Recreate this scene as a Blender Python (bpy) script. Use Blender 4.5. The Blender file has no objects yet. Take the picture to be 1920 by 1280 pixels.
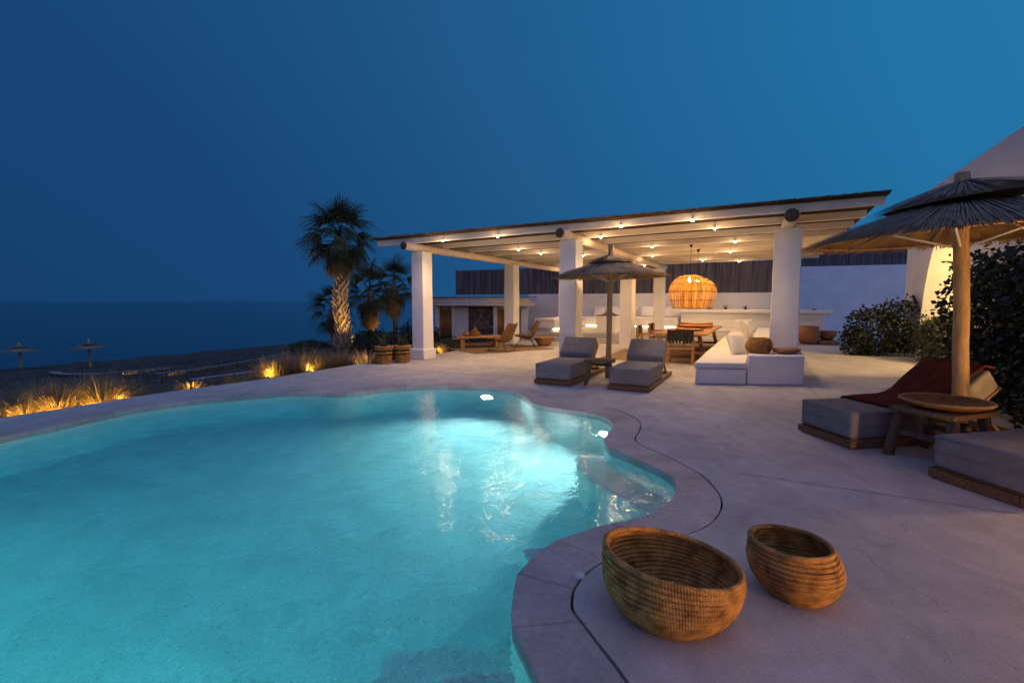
import bpy, bmesh, math, random
from mathutils import Vector, Matrix, noise
rnd = random.Random(11)
R = math.radians
sc = bpy.context.scene
COL = sc.collection

# ------------------------------------------------------------------ camera, sky, sun, exposure
cam = bpy.data.objects.new('camera', bpy.data.cameras.new('camera')); COL.objects.link(cam)
cam.location = (0, 0, 1.44); cam.rotation_euler = (R(90 - 4.64), 0, 0)
cam.data.sensor_width = 36; cam.data.lens = 17.34; cam.data.clip_start = .05; cam.data.clip_end = 20000
sc.camera = cam

world = bpy.data.worlds.new('World'); sc.world = world; world.use_nodes = True
wt = world.node_tree; wn = wt.nodes; wl = wt.links
def wnode(t, **k):
    n = wn.new(t)
    for a, b in k.items(): setattr(n, a, b)
    return n
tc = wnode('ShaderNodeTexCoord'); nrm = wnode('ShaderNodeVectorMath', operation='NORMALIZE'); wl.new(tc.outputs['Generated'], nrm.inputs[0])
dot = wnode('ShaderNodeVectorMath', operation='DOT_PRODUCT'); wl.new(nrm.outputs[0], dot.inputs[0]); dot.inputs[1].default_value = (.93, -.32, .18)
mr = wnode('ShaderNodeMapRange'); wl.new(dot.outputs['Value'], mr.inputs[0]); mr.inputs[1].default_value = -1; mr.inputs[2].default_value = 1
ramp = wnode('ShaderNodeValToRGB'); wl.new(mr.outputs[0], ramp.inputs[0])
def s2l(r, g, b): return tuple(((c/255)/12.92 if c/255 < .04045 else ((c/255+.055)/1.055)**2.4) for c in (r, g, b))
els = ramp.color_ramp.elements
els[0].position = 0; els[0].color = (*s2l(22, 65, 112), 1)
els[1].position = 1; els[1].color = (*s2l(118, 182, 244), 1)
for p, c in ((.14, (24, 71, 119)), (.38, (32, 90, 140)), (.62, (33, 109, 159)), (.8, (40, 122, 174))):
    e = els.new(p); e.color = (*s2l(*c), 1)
# darker band low over the sea; ramp end, out of view, brightened for ambient fill
sep = wnode('ShaderNodeSeparateXYZ'); wl.new(nrm.outputs[0], sep.inputs[0])
el = wnode('ShaderNodeMapRange'); wl.new(sep.outputs['Z'], el.inputs[0]); el.inputs[1].default_value = -.02; el.inputs[2].default_value = .4
el.inputs[3].default_value = .9; el.inputs[4].default_value = 1.0
mul = wnode('ShaderNodeVectorMath', operation='SCALE'); wl.new(ramp.outputs[0], mul.inputs[0]); wl.new(el.outputs[0], mul.inputs['Scale'])
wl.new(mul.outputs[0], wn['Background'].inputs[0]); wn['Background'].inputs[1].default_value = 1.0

sun = bpy.data.objects.new('sun', bpy.data.lights.new('sun', 'SUN')); COL.objects.link(sun)
sun.data.energy = .43; sun.data.color = (.95, .48, 1.0); sun.data.angle = R(120)
sun.rotation_euler = (R(36), 0, R(-8))            # the last afterglow, high behind the camera

sc.view_settings.view_transform = 'Standard'; sc.view_settings.look = 'None'
sc.view_settings.exposure = 0; sc.view_settings.gamma = 1
cy = sc.cycles
cy.use_denoising = True; cy.sample_clamp_indirect = 25; cy.sample_clamp_direct = 0
cy.max_bounces = 8; cy.transmission_bounces = 6; cy.diffuse_bounces = 3; cy.glossy_bounces = 3; cy.volume_bounces = 0; cy.transparent_max_bounces = 8
cy.caustics_reflective = False; cy.caustics_refractive = True; cy.use_light_tree = True

# ------------------------------------------------------------------ helpers
AX = Vector((.8895, -.457, 0)); BX = Vector((.457, .8895, 0)); M0 = Vector((1.22, 10.55, 0))
ROT = math.atan2(-.457, .8895)                    # the pergola's long side in plan
def AB(a, b, z=0.): return M0 + AX*a + BX*b + Vector((0, 0, z))

class MB:
    def __init__(s): s.v = []; s.f = []; s.sm = []
    def add(s, vs, fs, sm=False):
        o = len(s.v); s.v += [tuple(v) for v in vs]; s.f += [tuple(i+o for i in f) for f in fs]; s.sm += [sm]*len(fs); return s
    def box(s, x0, x1, y0, y1, z0, z1, m=None):
        vs = [Vector(p) for p in ((x0,y0,z0),(x1,y0,z0),(x1,y1,z0),(x0,y1,z0),(x0,y0,z1),(x1,y0,z1),(x1,y1,z1),(x0,y1,z1))]
        if m is not None: vs = [m @ v for v in vs]
        return s.add(vs, ((0,3,2,1),(4,5,6,7),(0,1,5,4),(1,2,6,5),(2,3,7,6),(3,0,4,7)))
    def bar(s, p0, p1, w, h, up=(0,0,1)):
        p0, p1 = Vector(p0), Vector(p1); d = (p1-p0); L = d.length; d.normalize(); u = Vector(up)
        if abs(d.dot(u)) > .98: u = Vector((1,0,0))
        x = d.cross(u).normalized(); u = x.cross(d)
        vs = [p + x*a*w/2 + u*b*h/2 for p in (p0, p1) for a, b in ((-1,-1),(1,-1),(1,1),(-1,1))]
        return s.add(vs, ((0,1,2,3),(7,6,5,4),(0,4,5,1),(1,5,6,2),(2,6,7,3),(3,7,4,0)))
    def tube(s, pts, rad, n=8, cap=True, closed=False):
        pts = [Vector(p) for p in pts]; N = len(pts)
        rad = [rad]*N if not hasattr(rad, '__len__') else rad
        vs, fs = [], []; pu = None
        for i, p in enumerate(pts):
            a = pts[(i-1) % N] if (closed or i) else p; b = pts[(i+1) % N] if (closed or i < N-1) else p
            d = (b-a).normalized()
            if pu is None:
                pu = Vector((0,0,1)) if abs(d.z) < .9 else Vector((1,0,0))
            x = d.cross(pu).normalized(); pu = x.cross(d)
            for k in range(n):
                t = 2*math.pi*k/n; vs.append(p + (x*math.cos(t) + pu*math.sin(t))*rad[i])
        M = N if closed else N-1
        for i in range(M):
            j = (i+1) % N
            for k in range(n):
                l = (k+1) % n; fs.append((i*n+k, i*n+l, j*n+l, j*n+k))
        if cap and not closed: fs.append(tuple(range(n))[::-1]); fs.append(tuple((N-1)*n+k for k in range(n)))
        return s.add(vs, fs, True)
    def lathe(s, prof, n=24, m=None, wob=0., close=False):
        vs, fs = [], []
        for i, (r, z) in enumerate(prof):
            for k in range(n):
                t = 2*math.pi*k/n; rr = r*(1+wob*noise.noise(Vector((math.cos(t)*1.3, math.sin(t)*1.3, z*3))))
                v = Vector((rr*math.cos(t), rr*math.sin(t), z)); vs.append(m @ v if m is not None else v)
        for i in range(len(prof)-1):
            for k in range(n):
                l = (k+1) % n; fs.append((i*n+k, i*n+l, (i+1)*n+l, (i+1)*n+k))
        return s.add(vs, fs, True)
    def prism(s, poly, z0, z1):
        n = len(poly)
        vs = [(x, y, z0) for x, y in poly] + [(x, y, z1) for x, y in poly]
        return s.add(vs, [tuple(range(n))[::-1], tuple(range(n, 2*n))] + [(i, (i+1) % n, n+(i+1) % n, n+i) for i in range(n)])
    def mesh(s, name, mat=None, bevel=0, seg=2, fixn=True):
        me = bpy.data.meshes.new(name); me.from_pydata(s.v, [], s.f)
        me.polygons.foreach_set('use_smooth', s.sm)
        if bevel or fixn:
            bm = bmesh.new(); bm.from_mesh(me)
            if fixn and len(bm.faces) < 60000: bmesh.ops.recalc_face_normals(bm, faces=bm.faces[:])
            if bevel:
                bmesh.ops.remove_doubles(bm, verts=bm.verts[:], dist=1e-5)
                es = [e for e in bm.edges if len(e.link_faces) == 2 and e.calc_face_angle(0) > .5]
                nf = bmesh.ops.bevel(bm, geom=es, offset=bevel, segments=seg, affect='EDGES', profile=.5, clamp_overlap=True)['faces']
                if seg > 1:
                    for f in nf: f.smooth = True
            bm.to_mesh(me); bm.free()
        if mat is not None: me.materials.append(mat)
        me.update(); return me
    def build(s, name, mat, parent=None, bevel=0, seg=2, fixn=True, loc=None, rot=None):
        o = bpy.data.objects.new(name, s.mesh(name, mat, bevel, seg, fixn)); COL.objects.link(o)
        if parent is not None: o.parent = parent
        if loc is not None: o.location = loc
        if rot is not None: o.rotation_euler = rot
        return o
def tag(o, label=None, cat=None, group=None, kind=None):
    if label: o['label'] = label
    if cat: o['category'] = cat
    if group: o['group'] = group
    if kind: o['kind'] = kind
    return o
def thing(name, label, cat, loc=(0,0,0), rz=0, group=None):
    o = bpy.data.objects.new(name, None); COL.objects.link(o); o.empty_display_size = .2
    o.location = loc; o.rotation_euler = (0, 0, rz); return tag(o, label, cat, group)
def obj(name, me, parent=None, loc=(0,0,0), rot=(0,0,0), scale=(1,1,1)):
    o = bpy.data.objects.new(name, me); COL.objects.link(o)
    if parent is not None: o.parent = parent
    o.location = loc; o.rotation_euler = rot; o.scale = scale; return o
def copy_tree(o, parent=None):
    c = o.copy(); COL.objects.link(c); c.parent = parent
    for ch in o.children: copy_tree(ch, c)
    return c
def light(name, typ, parent, loc, energy, color, rot=(0,0,0), **k):
    l = bpy.data.lights.new(name, typ); l.energy = energy; l.color = color
    for a, b in k.items(): setattr(l, a, b)
    o = bpy.data.objects.new(name, l); COL.objects.link(o); o.parent = parent; o.location = loc; o.rotation_euler = rot; return o
WARM = (1.0, .63, .33); AMBER = (1.0, .56, .12); COOL = (1.0, .84, .80)

# ------------------------------------------------------------------ materials
def nodes(name):
    m = bpy.data.materials.new(name); m.use_nodes = True; t = m.node_tree; return m, t, t.nodes, t.links, t.nodes['Principled BSDF']
def mat(name, c1, c2=None, rough=.8, scale=6., stretch=(1,1,1), detail=5, bump=.0, bscale=None, coord='Object', spec=.3, fine=0., trans=0., rnd_val=0., metallic=0, contrast=(.3,.7)):
    m, t, n, l, b = nodes(name)
    c2 = c2 or c1
    tcd = n.new('ShaderNodeTexCoord'); mp = n.new('ShaderNodeMapping'); l.new(tcd.outputs[coord], mp.inputs[0]); mp.inputs['Scale'].default_value = stretch
    nz = n.new('ShaderNodeTexNoise'); nz.inputs['Scale'].default_value = scale; nz.inputs['Detail'].default_value = detail; nz.inputs['Roughness'].default_value = .62
    l.new(mp.outputs[0], nz.inputs['Vector'])
    cr = n.new('ShaderNodeValToRGB'); l.new(nz.outputs['Fac'], cr.inputs[0])
    cr.color_ramp.elements[0].position = contrast[0]; cr.color_ramp.elements[1].position = contrast[1]
    cr.color_ramp.elements[0].color = (*c1, 1); cr.color_ramp.elements[1].color = (*c2, 1)
    out = cr.outputs[0]
    if fine:
        nf = n.new('ShaderNodeTexNoise'); nf.inputs['Scale'].default_value = scale*14; nf.inputs['Detail'].default_value = 3; l.new(mp.outputs[0], nf.inputs['Vector'])
        mf = n.new('ShaderNodeMapRange'); l.new(nf.outputs['Fac'], mf.inputs[0]); mf.inputs[1].default_value = .25; mf.inputs[2].default_value = .75; mf.inputs[3].default_value = 1-fine; mf.inputs[4].default_value = 1+fine
        sc_ = n.new('ShaderNodeVectorMath'); sc_.operation = 'SCALE'; l.new(out, sc_.inputs[0]); l.new(mf.outputs[0], sc_.inputs['Scale']); out = sc_.outputs[0]
    if rnd_val:
        oi = n.new('ShaderNodeObjectInfo'); mo = n.new('ShaderNodeMapRange'); l.new(oi.outputs['Random'], mo.inputs[0]); mo.inputs[3].default_value = 1-rnd_val; mo.inputs[4].default_value = 1+rnd_val
        so = n.new('ShaderNodeVectorMath'); so.operation = 'SCALE'; l.new(out, so.inputs[0]); l.new(mo.outputs[0], so.inputs['Scale']); out = so.outputs[0]
    l.new(out, b.inputs['Base Color'])
    b.inputs['Roughness'].default_value = rough; b.inputs['Specular IOR Level'].default_value = spec; b.inputs['Metallic'].default_value = metallic
    if bump:
        nb = n.new('ShaderNodeTexNoise'); nb.inputs['Scale'].default_value = bscale or scale*6; nb.inputs['Detail'].default_value = 4; l.new(mp.outputs[0], nb.inputs['Vector'])
        bp = n.new('ShaderNodeBump'); bp.inputs['Strength'].default_value = 1; bp.inputs['Distance'].default_value = bump; l.new(nb.outputs['Fac'], bp.inputs['Height']); l.new(bp.outputs[0], b.inputs['Normal'])
    if trans:
        tr = n.new('ShaderNodeBsdfTranslucent'); l.new(out, tr.inputs[0]); mx = n.new('ShaderNodeMixShader'); mx.inputs[0].default_value = trans
        l.new(b.outputs[0], mx.inputs[1]); l.new(tr.outputs[0], mx.inputs[2]); l.new(mx.outputs[0], n['Material Output'].inputs[0])
    return m
def emit(name, color, s):
    m, t, n, l, b = nodes(name)
    b.inputs['Base Color'].default_value = (.8, .8, .8, 1); b.inputs['Emission Color'].default_value = (*color, 1); b.inputs['Emission Strength'].default_value = s
    return m

K = {}
def concrete_mat():
    m, t, n, l, b = nodes('trowelled_concrete')
    tcd = n.new('ShaderNodeTexCoord')
    def nz(scale, detail, dist=0., stretch=None, rot=0):
        x = n.new('ShaderNodeTexNoise'); x.inputs['Scale'].default_value = scale; x.inputs['Detail'].default_value = detail; x.inputs['Distortion'].default_value = dist; x.inputs['Roughness'].default_value = .62
        mp = n.new('ShaderNodeMapping'); l.new(tcd.outputs['Object'], mp.inputs[0]); mp.inputs['Scale'].default_value = stretch or (1,1,1); mp.inputs['Rotation'].default_value = (0,0,R(rot)); l.new(mp.outputs[0], x.inputs['Vector']); return x.outputs['Fac']
    def mrange(v, a, b_, c, d):
        x = n.new('ShaderNodeMapRange'); l.new(v, x.inputs[0]); x.inputs[1].default_value = a; x.inputs[2].default_value = b_; x.inputs[3].default_value = c; x.inputs[4].default_value = d; return x.outputs[0]
    def mul(a, b_):
        x = n.new('ShaderNodeMath'); x.operation = 'MULTIPLY'; l.new(a, x.inputs[0]); l.new(b_, x.inputs[1]); return x.outputs[0]
    big = mrange(nz(.55, 6, .6), .3, .7, .80, 1.12); mid = mrange(nz(2.6, 9, 1.2), .3, .7, .86, 1.12); tro = mrange(nz(5, 5, .8, (1,.22,1), 35), .3, .7, .90, 1.09); spk = mrange(nz(75, 3), .3, .7, .86, 1.12)
    vo = n.new('ShaderNodeTexVoronoi'); vo.feature = 'DISTANCE_TO_EDGE'; vo.inputs['Scale'].default_value = .42
    wv = n.new('ShaderNodeTexNoise'); wv.inputs['Scale'].default_value = 1.6; wv.inputs['Detail'].default_value = 6; l.new(tcd.outputs['Object'], wv.inputs['Vector'])
    ad = n.new('ShaderNodeVectorMath'); ad.operation = 'MULTIPLY_ADD'; l.new(wv.outputs['Color'], ad.inputs[0]); ad.inputs[1].default_value = (.9,.9,0); l.new(tcd.outputs['Object'], ad.inputs[2]); l.new(ad.outputs[0], vo.inputs['Vector'])
    ck = mrange(vo.outputs['Distance'], .0, .0016, .62, 1.0); st = mrange(nz(.9, 8, 2.0), .60, .78, 1.0, .70)
    f = mul(mul(mul(big, mid), mul(tro, spk)), mul(ck, st))
    sv = n.new('ShaderNodeVectorMath'); sv.operation = 'SCALE'; sv.inputs[0].default_value = (.47,.445,.425); l.new(f, sv.inputs['Scale']); l.new(sv.outputs[0], b.inputs['Base Color'])
    b.inputs['Specular IOR Level'].default_value = .35; l.new(mrange(mid, .86, 1.12, .9, .62), b.inputs['Roughness'])
    hb = n.new('ShaderNodeMath'); hb.operation = 'ADD'; l.new(mul(tro, mid), hb.inputs[0]); l.new(spk, hb.inputs[1])
    bp = n.new('ShaderNodeBump'); bp.inputs['Distance'].default_value = .008; l.new(hb.outputs[0], bp.inputs['Height']); l.new(bp.outputs[0], b.inputs['Normal'])
    return m
K['concrete'] = concrete_mat()
K['coping'] = mat('coping_stone', (.31,.262,.245), (.53,.455,.42), .7, 2.2, detail=9, bump=.004, bscale=30, fine=.13, rnd_val=.09, coord='Object', contrast=(.25,.72))
K['bed'] = mat('joint_bed', (.03,.03,.032), (.05,.048,.045), .95, 20)
K['pool'] = mat('pool_plaster', (.56,.58,.56), (.76,.77,.74), .6, 3.0, detail=9, bump=.006, bscale=48, fine=.34)
K['plaster'] = mat('white_plaster', (.70,.69,.68), (.82,.81,.80), .85, 1.6, detail=7, bump=.006, bscale=9, fine=.03)
K['planks_white'] = mat('whitewashed_wood', (.68,.61,.55), (.82,.76,.69), .75, 3.0, (1,12,12), bump=.003, bscale=30, fine=.08, rnd_val=.07)
K['log'] = mat('whitewashed_log', (.56,.47,.40), (.74,.65,.56), .8, 5, (2,2,2), bump=.006, bscale=16, fine=.1)
K['logend'] = mat('log_end', (.05,.035,.03), (.12,.085,.06), .9, 14)
K['reed'] = mat('reed_stalk', (.05,.029,.015), (.125,.075,.038), .75, 3, (1,1,1), fine=.25, coord='Object')
K['reed_dark'] = mat('weathered_reed', (.07,.062,.062), (.30,.26,.25), .85, 9, (1,1,.06), fine=.35)
K['bamboo'] = mat('bamboo_door', (.30,.14,.04), (.55,.28,.08), .6, 4, (1,1,.3), fine=.3)
K['straw'] = mat('straw', (.17,.10,.045), (.42,.27,.13), .85, 4, fine=.3)
K['straw_old'] = mat('weathered_straw', (.12,.095,.075), (.36,.30,.235), .9, 8, fine=.3)
K['pole'] = mat('peeled_pole', (.28,.18,.09), (.46,.32,.17), .7, 5, (6,6,1), bump=.004, bscale=14, fine=.12)
K['teak'] = mat('teak', (.26,.12,.045), (.46,.24,.10), .5, 2.4, (14,2,14), bump=.002, bscale=30, fine=.12)
K['walnut'] = mat('dark_wood', (.035,.020,.013), (.085,.050,.030), .55, 3, (14,2,14), bump=.002, bscale=30, fine=.15)
K['stoolwood'] = mat('weathered_brown_wood', (.07,.042,.025), (.17,.105,.06), .65, 3, (10,10,2), bump=.003, bscale=20, fine=.2)
K['wood_base'] = mat('lounger_base_wood', (.10,.055,.03), (.22,.12,.06), .6, 3, (2,12,12), fine=.15)
K['wood_frame'] = mat('lounger_frame_wood', (.26,.15,.065), (.42,.26,.12), .6, 3, (2,12,12), fine=.12)
K['fabric'] = mat('grey_outdoor_fabric', (.175,.172,.176), (.24,.236,.24), .95, 9, detail=3, bump=.0016, bscale=260, fine=.16, spec=.1)
K['cushion'] = mat('white_canvas', (.72,.69,.64), (.80,.77,.72), .95, 5, bump=.002, bscale=120, fine=.03, spec=.1)
K['pillow_stripe'] = mat('pale_linen', (.58,.57,.55), (.74,.72,.68), .95, 3, (1,7,1), bump=.002, bscale=90, spec=.1)
K['throw'] = mat('rust_throw', (.075,.020,.014), (.14,.036,.022), .95, 7, bump=.004, bscale=90, fine=.2, spec=.05)
K['black_leather'] = mat('black_leather', (.008,.008,.009), (.022,.02,.02), .55, 12, bump=.001)
K['wicker'] = mat('woven_wicker', (.10,.045,.018), (.26,.13,.055), .7, 14, (1,1,1), bump=.004, bscale=70, fine=.3)
K['rug'] = mat('jute_rug', (.16,.10,.05), (.27,.18,.10), .95, 12, bump=.004, bscale=90, fine=.2)
K['metal_dark'] = mat('black_metal', (.012,.012,.012), (.02,.02,.02), .45, 8, metallic=.6)
K['metal_white'] = mat('white_painted_metal', (.55,.55,.54), (.66,.66,.64), .4, 8)
K['terracotta'] = mat('terracotta', (.24,.10,.05), (.38,.17,.08), .85, 5, bump=.003, bscale=30, fine=.12)
K['stone'] = None
K['soil'] = mat('dark_soil', (.028,.025,.022), (.085,.075,.062), .95, 1.3, detail=12, bump=.05, bscale=7, fine=.5, contrast=(.35,.7))
K['grass'] = mat('dry_grass', (.20,.14,.05), (.42,.32,.13), .8, 6, fine=.2, trans=.35)
K['grass_grey'] = mat('grey_dry_grass', (.16,.12,.09), (.34,.26,.19), .85, 6, fine=.2, trans=.3)
K['leaf'] = mat('dark_leaf', (.010,.018,.009), (.032,.045,.02), .5, 9, fine=.3, trans=.2, spec=.5)
K['leaf_grey'] = mat('grey_green_leaf', (.04,.055,.035), (.10,.12,.075), .7, 9, fine=.3, trans=.25)
K['ivy'] = mat('ivy_leaf', (.010,.018,.009), (.03,.045,.02), .55, 7, fine=.35, trans=.2, spec=.5)
K['frond'] = mat('palm_frond', (.025,.038,.020), (.075,.085,.04), .6, 6, fine=.3, trans=.2)
K['frond_dead'] = mat('dead_palm_frond', (.15,.085,.04), (.32,.20,.10), .9, 6, fine=.3, trans=.2)
K['palm_bark'] = mat('palm_bark', (.13,.085,.055), (.26,.18,.12), .9, 9, bump=.01, bscale=20, fine=.2)
K['palm_boot'] = mat('palm_leaf_base', (.34,.26,.18), (.55,.45,.33), .85, 7, fine=.2)
K['agave'] = mat('aloe_leaf', (.012,.025,.015), (.035,.055,.03), .6, 8)
K['bark'] = mat('shrub_bark', (.06,.045,.03), (.12,.09,.06), .9, 9)
K['glow_warm'] = emit('warm_lens', (1.0, .66, .30), 150)
K['glow_strip'] = emit('warm_strip', (1.0, .70, .36), 22)
K['glow_bulb'] = emit('warm_bulb', (1.0, .72, .36), 45)
K['glow_garden'] = emit('garden_lens', (1.0, .62, .16), 30)
K['glow_pool'] = emit('pool_lens', (.96, 1.0, 1.0), 12)
K['pebble'] = mat('pebble', (.16,.15,.14), (.34,.32,.30), .85, 6)

def basket_mat():
    m, t, n, l, b = nodes('coiled_straw')
    tcd = n.new('ShaderNodeTexCoord')
    sx = n.new('ShaderNodeSeparateXYZ'); l.new(tcd.outputs['Object'], sx.inputs[0])
    at = n.new('ShaderNodeMath'); at.operation = 'ARCTAN2'; l.new(sx.outputs['Y'], at.inputs[0]); l.new(sx.outputs['X'], at.inputs[1])
    ml = n.new('ShaderNodeMath'); ml.operation = 'MULTIPLY_ADD'; l.new(at.outputs[0], ml.inputs[0]); ml.inputs[1].default_value = 150
    zz = n.new('ShaderNodeMath'); zz.operation = 'MULTIPLY'; l.new(sx.outputs['Z'], zz.inputs[0]); zz.inputs[1].default_value = 45; l.new(zz.outputs[0], ml.inputs[2])
    sn = n.new('ShaderNodeMath'); sn.operation = 'SINE'; l.new(ml.outputs[0], sn.inputs[0])
    nz = n.new('ShaderNodeTexNoise'); nz.inputs['Scale'].default_value = 16; nz.inputs['Detail'].default_value = 6; l.new(tcd.outputs['Object'], nz.inputs['Vector'])
    ad = n.new('ShaderNodeMath'); ad.operation = 'MULTIPLY_ADD'; l.new(sn.outputs[0], ad.inputs[0]); ad.inputs[1].default_value = .05; l.new(nz.outputs['Fac'], ad.inputs[2])
    cr = n.new('ShaderNodeValToRGB'); l.new(ad.outputs[0], cr.inputs[0])
    cr.color_ramp.elements[0].position = .28; cr.color_ramp.elements[0].color = (.16,.070,.018,1)
    cr.color_ramp.elements[1].position = .72; cr.color_ramp.elements[1].color = (.58,.30,.085,1)
    l.new(cr.outputs[0], b.inputs['Base Color']); b.inputs['Roughness'].default_value = .75; b.inputs['Specular IOR Level'].default_value = .25
    nb = n.new('ShaderNodeTexNoise'); nb.inputs['Scale'].default_value = 120; l.new(tcd.outputs['Object'], nb.inputs['Vector'])
    a2 = n.new('ShaderNodeMath'); a2.operation = 'MULTIPLY_ADD'; l.new(nb.outputs['Fac'], a2.inputs[0]); a2.inputs[1].default_value = .6; l.new(sn.outputs[0], a2.inputs[2])
    bp = n.new('ShaderNodeBump'); bp.inputs['Distance'].default_value = .0012; l.new(a2.outputs[0], bp.inputs['Height']); l.new(bp.outputs[0], b.inputs['Normal'])
    return m
K['coil'] = basket_mat()

def stone_mat():
    m, t, n, l, b = nodes('rubble_stone')
    tcd = n.new('ShaderNodeTexCoord')
    vo = n.new('ShaderNodeTexVoronoi'); vo.feature = 'DISTANCE_TO_EDGE'; vo.inputs['Scale'].default_value = 7; l.new(tcd.outputs['Object'], vo.inputs['Vector'])
    v2 = n.new('ShaderNodeTexVoronoi'); v2.inputs['Scale'].default_value = 7; l.new(tcd.outputs['Object'], v2.inputs['Vector'])
    cr = n.new('ShaderNodeValToRGB'); l.new(v2.outputs['Color'], cr.inputs[0]); cr.color_ramp.elements[0].color = (.05,.045,.042,1); cr.color_ramp.elements[1].color = (.24,.20,.17,1)
    mk = n.new('ShaderNodeMapRange'); l.new(vo.outputs['Distance'], mk.inputs[0]); mk.inputs[2].default_value = .06; mk.inputs[3].default_value = .25; mk.inputs[4].default_value = 1
    sv = n.new('ShaderNodeVectorMath'); sv.operation = 'SCALE'; l.new(cr.outputs[0], sv.inputs[0]); l.new(mk.outputs[0], sv.inputs['Scale']); l.new(sv.outputs[0], b.inputs['Base Color'])
    bp = n.new('ShaderNodeBump'); bp.inputs['Distance'].default_value = .05; l.new(mk.outputs[0], bp.inputs['Height']); l.new(bp.outputs[0], b.inputs['Normal']); b.inputs['Roughness'].default_value = .9
    return m
K['stone'] = stone_mat()

def water_mat():
    m, t, n, l, b = nodes('pool_water')
    n.remove(b)
    tcd = n.new('ShaderNodeTexCoord'); mp = n.new('ShaderNodeMapping'); l.new(tcd.outputs['Object'], mp.inputs[0]); mp.inputs['Scale'].default_value = (1, 1, 1)
    n1 = n.new('ShaderNodeTexNoise'); n1.inputs['Scale'].default_value = 3.2; n1.inputs['Detail'].default_value = 3; n1.inputs['Distortion'].default_value = .5; l.new(mp.outputs[0], n1.inputs['Vector'])
    n2 = n.new('ShaderNodeTexNoise'); n2.inputs['Scale'].default_value = 24; n2.inputs['Detail'].default_value = 2; n2.inputs['Distortion'].default_value = .6; l.new(mp.outputs[0], n2.inputs['Vector'])
    ad = n.new('ShaderNodeMath'); ad.operation = 'MULTIPLY_ADD'; l.new(n2.outputs['Fac'], ad.inputs[0]); ad.inputs[1].default_value = .16; l.new(n1.outputs['Fac'], ad.inputs[2])
    bp = n.new('ShaderNodeBump'); bp.inputs['Strength'].default_value = 1; bp.inputs['Distance'].default_value = .020; l.new(ad.outputs[0], bp.inputs['Height'])
    g = n.new('ShaderNodeBsdfGlass'); g.inputs['IOR'].default_value = 1.33; g.inputs['Roughness'].default_value = .0; l.new(bp.outputs[0], g.inputs['Normal'])
    l.new(g.outputs[0], n['Material Output'].inputs['Surface'])
    va = n.new('ShaderNodeVolumeAbsorption'); va.inputs['Color'].default_value = (.0, .855, .915, 1); va.inputs['Density'].default_value = .36
    l.new(va.outputs[0], n['Material Output'].inputs['Volume'])
    return m
K['water'] = water_mat()

def sea_mat():
    m, t, n, l, b = nodes('sea_water')
    b.inputs['Base Color'].default_value = (.012, .045, .085, 1); b.inputs['Roughness'].default_value = .14; b.inputs['IOR'].default_value = 1.33
    tcd = n.new('ShaderNodeTexCoord'); mp = n.new('ShaderNodeMapping'); l.new(tcd.outputs['Object'], mp.inputs[0]); mp.inputs['Rotation'].default_value = (0, 0, R(-27)); mp.inputs['Scale'].default_value = (1, .35, 1)
    n1 = n.new('ShaderNodeTexNoise'); n1.inputs['Scale'].default_value = .5; n1.inputs['Detail'].default_value = 8; l.new(mp.outputs[0], n1.inputs['Vector'])
    bp = n.new('ShaderNodeBump'); bp.inputs['Distance'].default_value = .7; l.new(n1.outputs['Fac'], bp.inputs['Height']); l.new(bp.outputs[0], b.inputs['Normal'])
    return m
K['sea'] = sea_mat()

# ------------------------------------------------------------------ ground: terrain, sea, deck, pool
KN = [(8.45,-.26),(10,-.34),(14,-.7),(22,-1.45),(32,-2.35),(40,-2.8),(45.5,-3.1),(60,-4.5),(90,-8)]
def tz(x, y):
    s = -.8895*x + .457*y; z = KN[-1][1]
    if s <= KN[0][0]: z = KN[0][1]
    else:
        for (a, b), (c, d) in zip(KN, KN[1:]):
            if s < c: z = b + (d-b)*(s-a)/(c-a); break
    return z + .45*math.exp(-((x+6.3)**2+(y-19.0)**2)/9.) + .25*math.exp(-((x+5.5)**2+(y-25.)**2)/20.)
mb = MB()
S = [-60,-40,-20,-8,0,5,8,8.5] + [8.5+.5*i for i in range(1, 20)] + [18.5+1.2*i for i in range(1, 26)] + [52, 60, 75, 90]
T = [-60,-40,-25] + [-20+1.0*i for i in range(60)] + [42+3*i for i in range(12)] + [90, 130, 200]
for s in S:
    for t in T:
        x, y = -.8895*s + .457*t, .457*s + .8895*t
        z = tz(x, y) + (.10*noise.noise(Vector((x*.5, y*.5, 1))) + .05*noise.noise(Vector((x*1.7, y*1.7, 5))) if s > 8.6 else 0)
        mb.v.append((x, y, z if s > 8.2 else -1.95))
nT = len(T)
for i in range(len(S)-1):
    for j in range(nT-1): mb.f.append((i*nT+j, i*nT+j+1, (i+1)*nT+j+1, (i+1)*nT+j)); mb.sm.append(True)
tag(mb.build('terrain', K['soil'], fixn=False), kind='structure')
mb = MB(); n = 96
mb.add([(0,0,-3.1)] + [(9000*math.cos(2*math.pi*k/n), 9000*math.sin(2*math.pi*k/n), -3.1) for k in range(n)], [(0, 1+k, 1+(k+1) % n) for k in range(n)])
tag(mb.build('sea', K['sea'], fixn=False), kind='structure')

def catmull(P, per=5):
    out = []; N = len(P)
    for i in range(N):
        p0, p1, p2, p3 = (Vector((*P[(i+k) % N], 0)) for k in (-1, 0, 1, 2))
        for j in range(per):
            t = j/per
            q = .5*((2*p1) + (p2-p0)*t + (2*p0-5*p1+4*p2-p3)*t*t + (3*p1-p0-3*p2+p3)*t**3)
            out.append((q.x, q.y))
    return out
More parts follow.
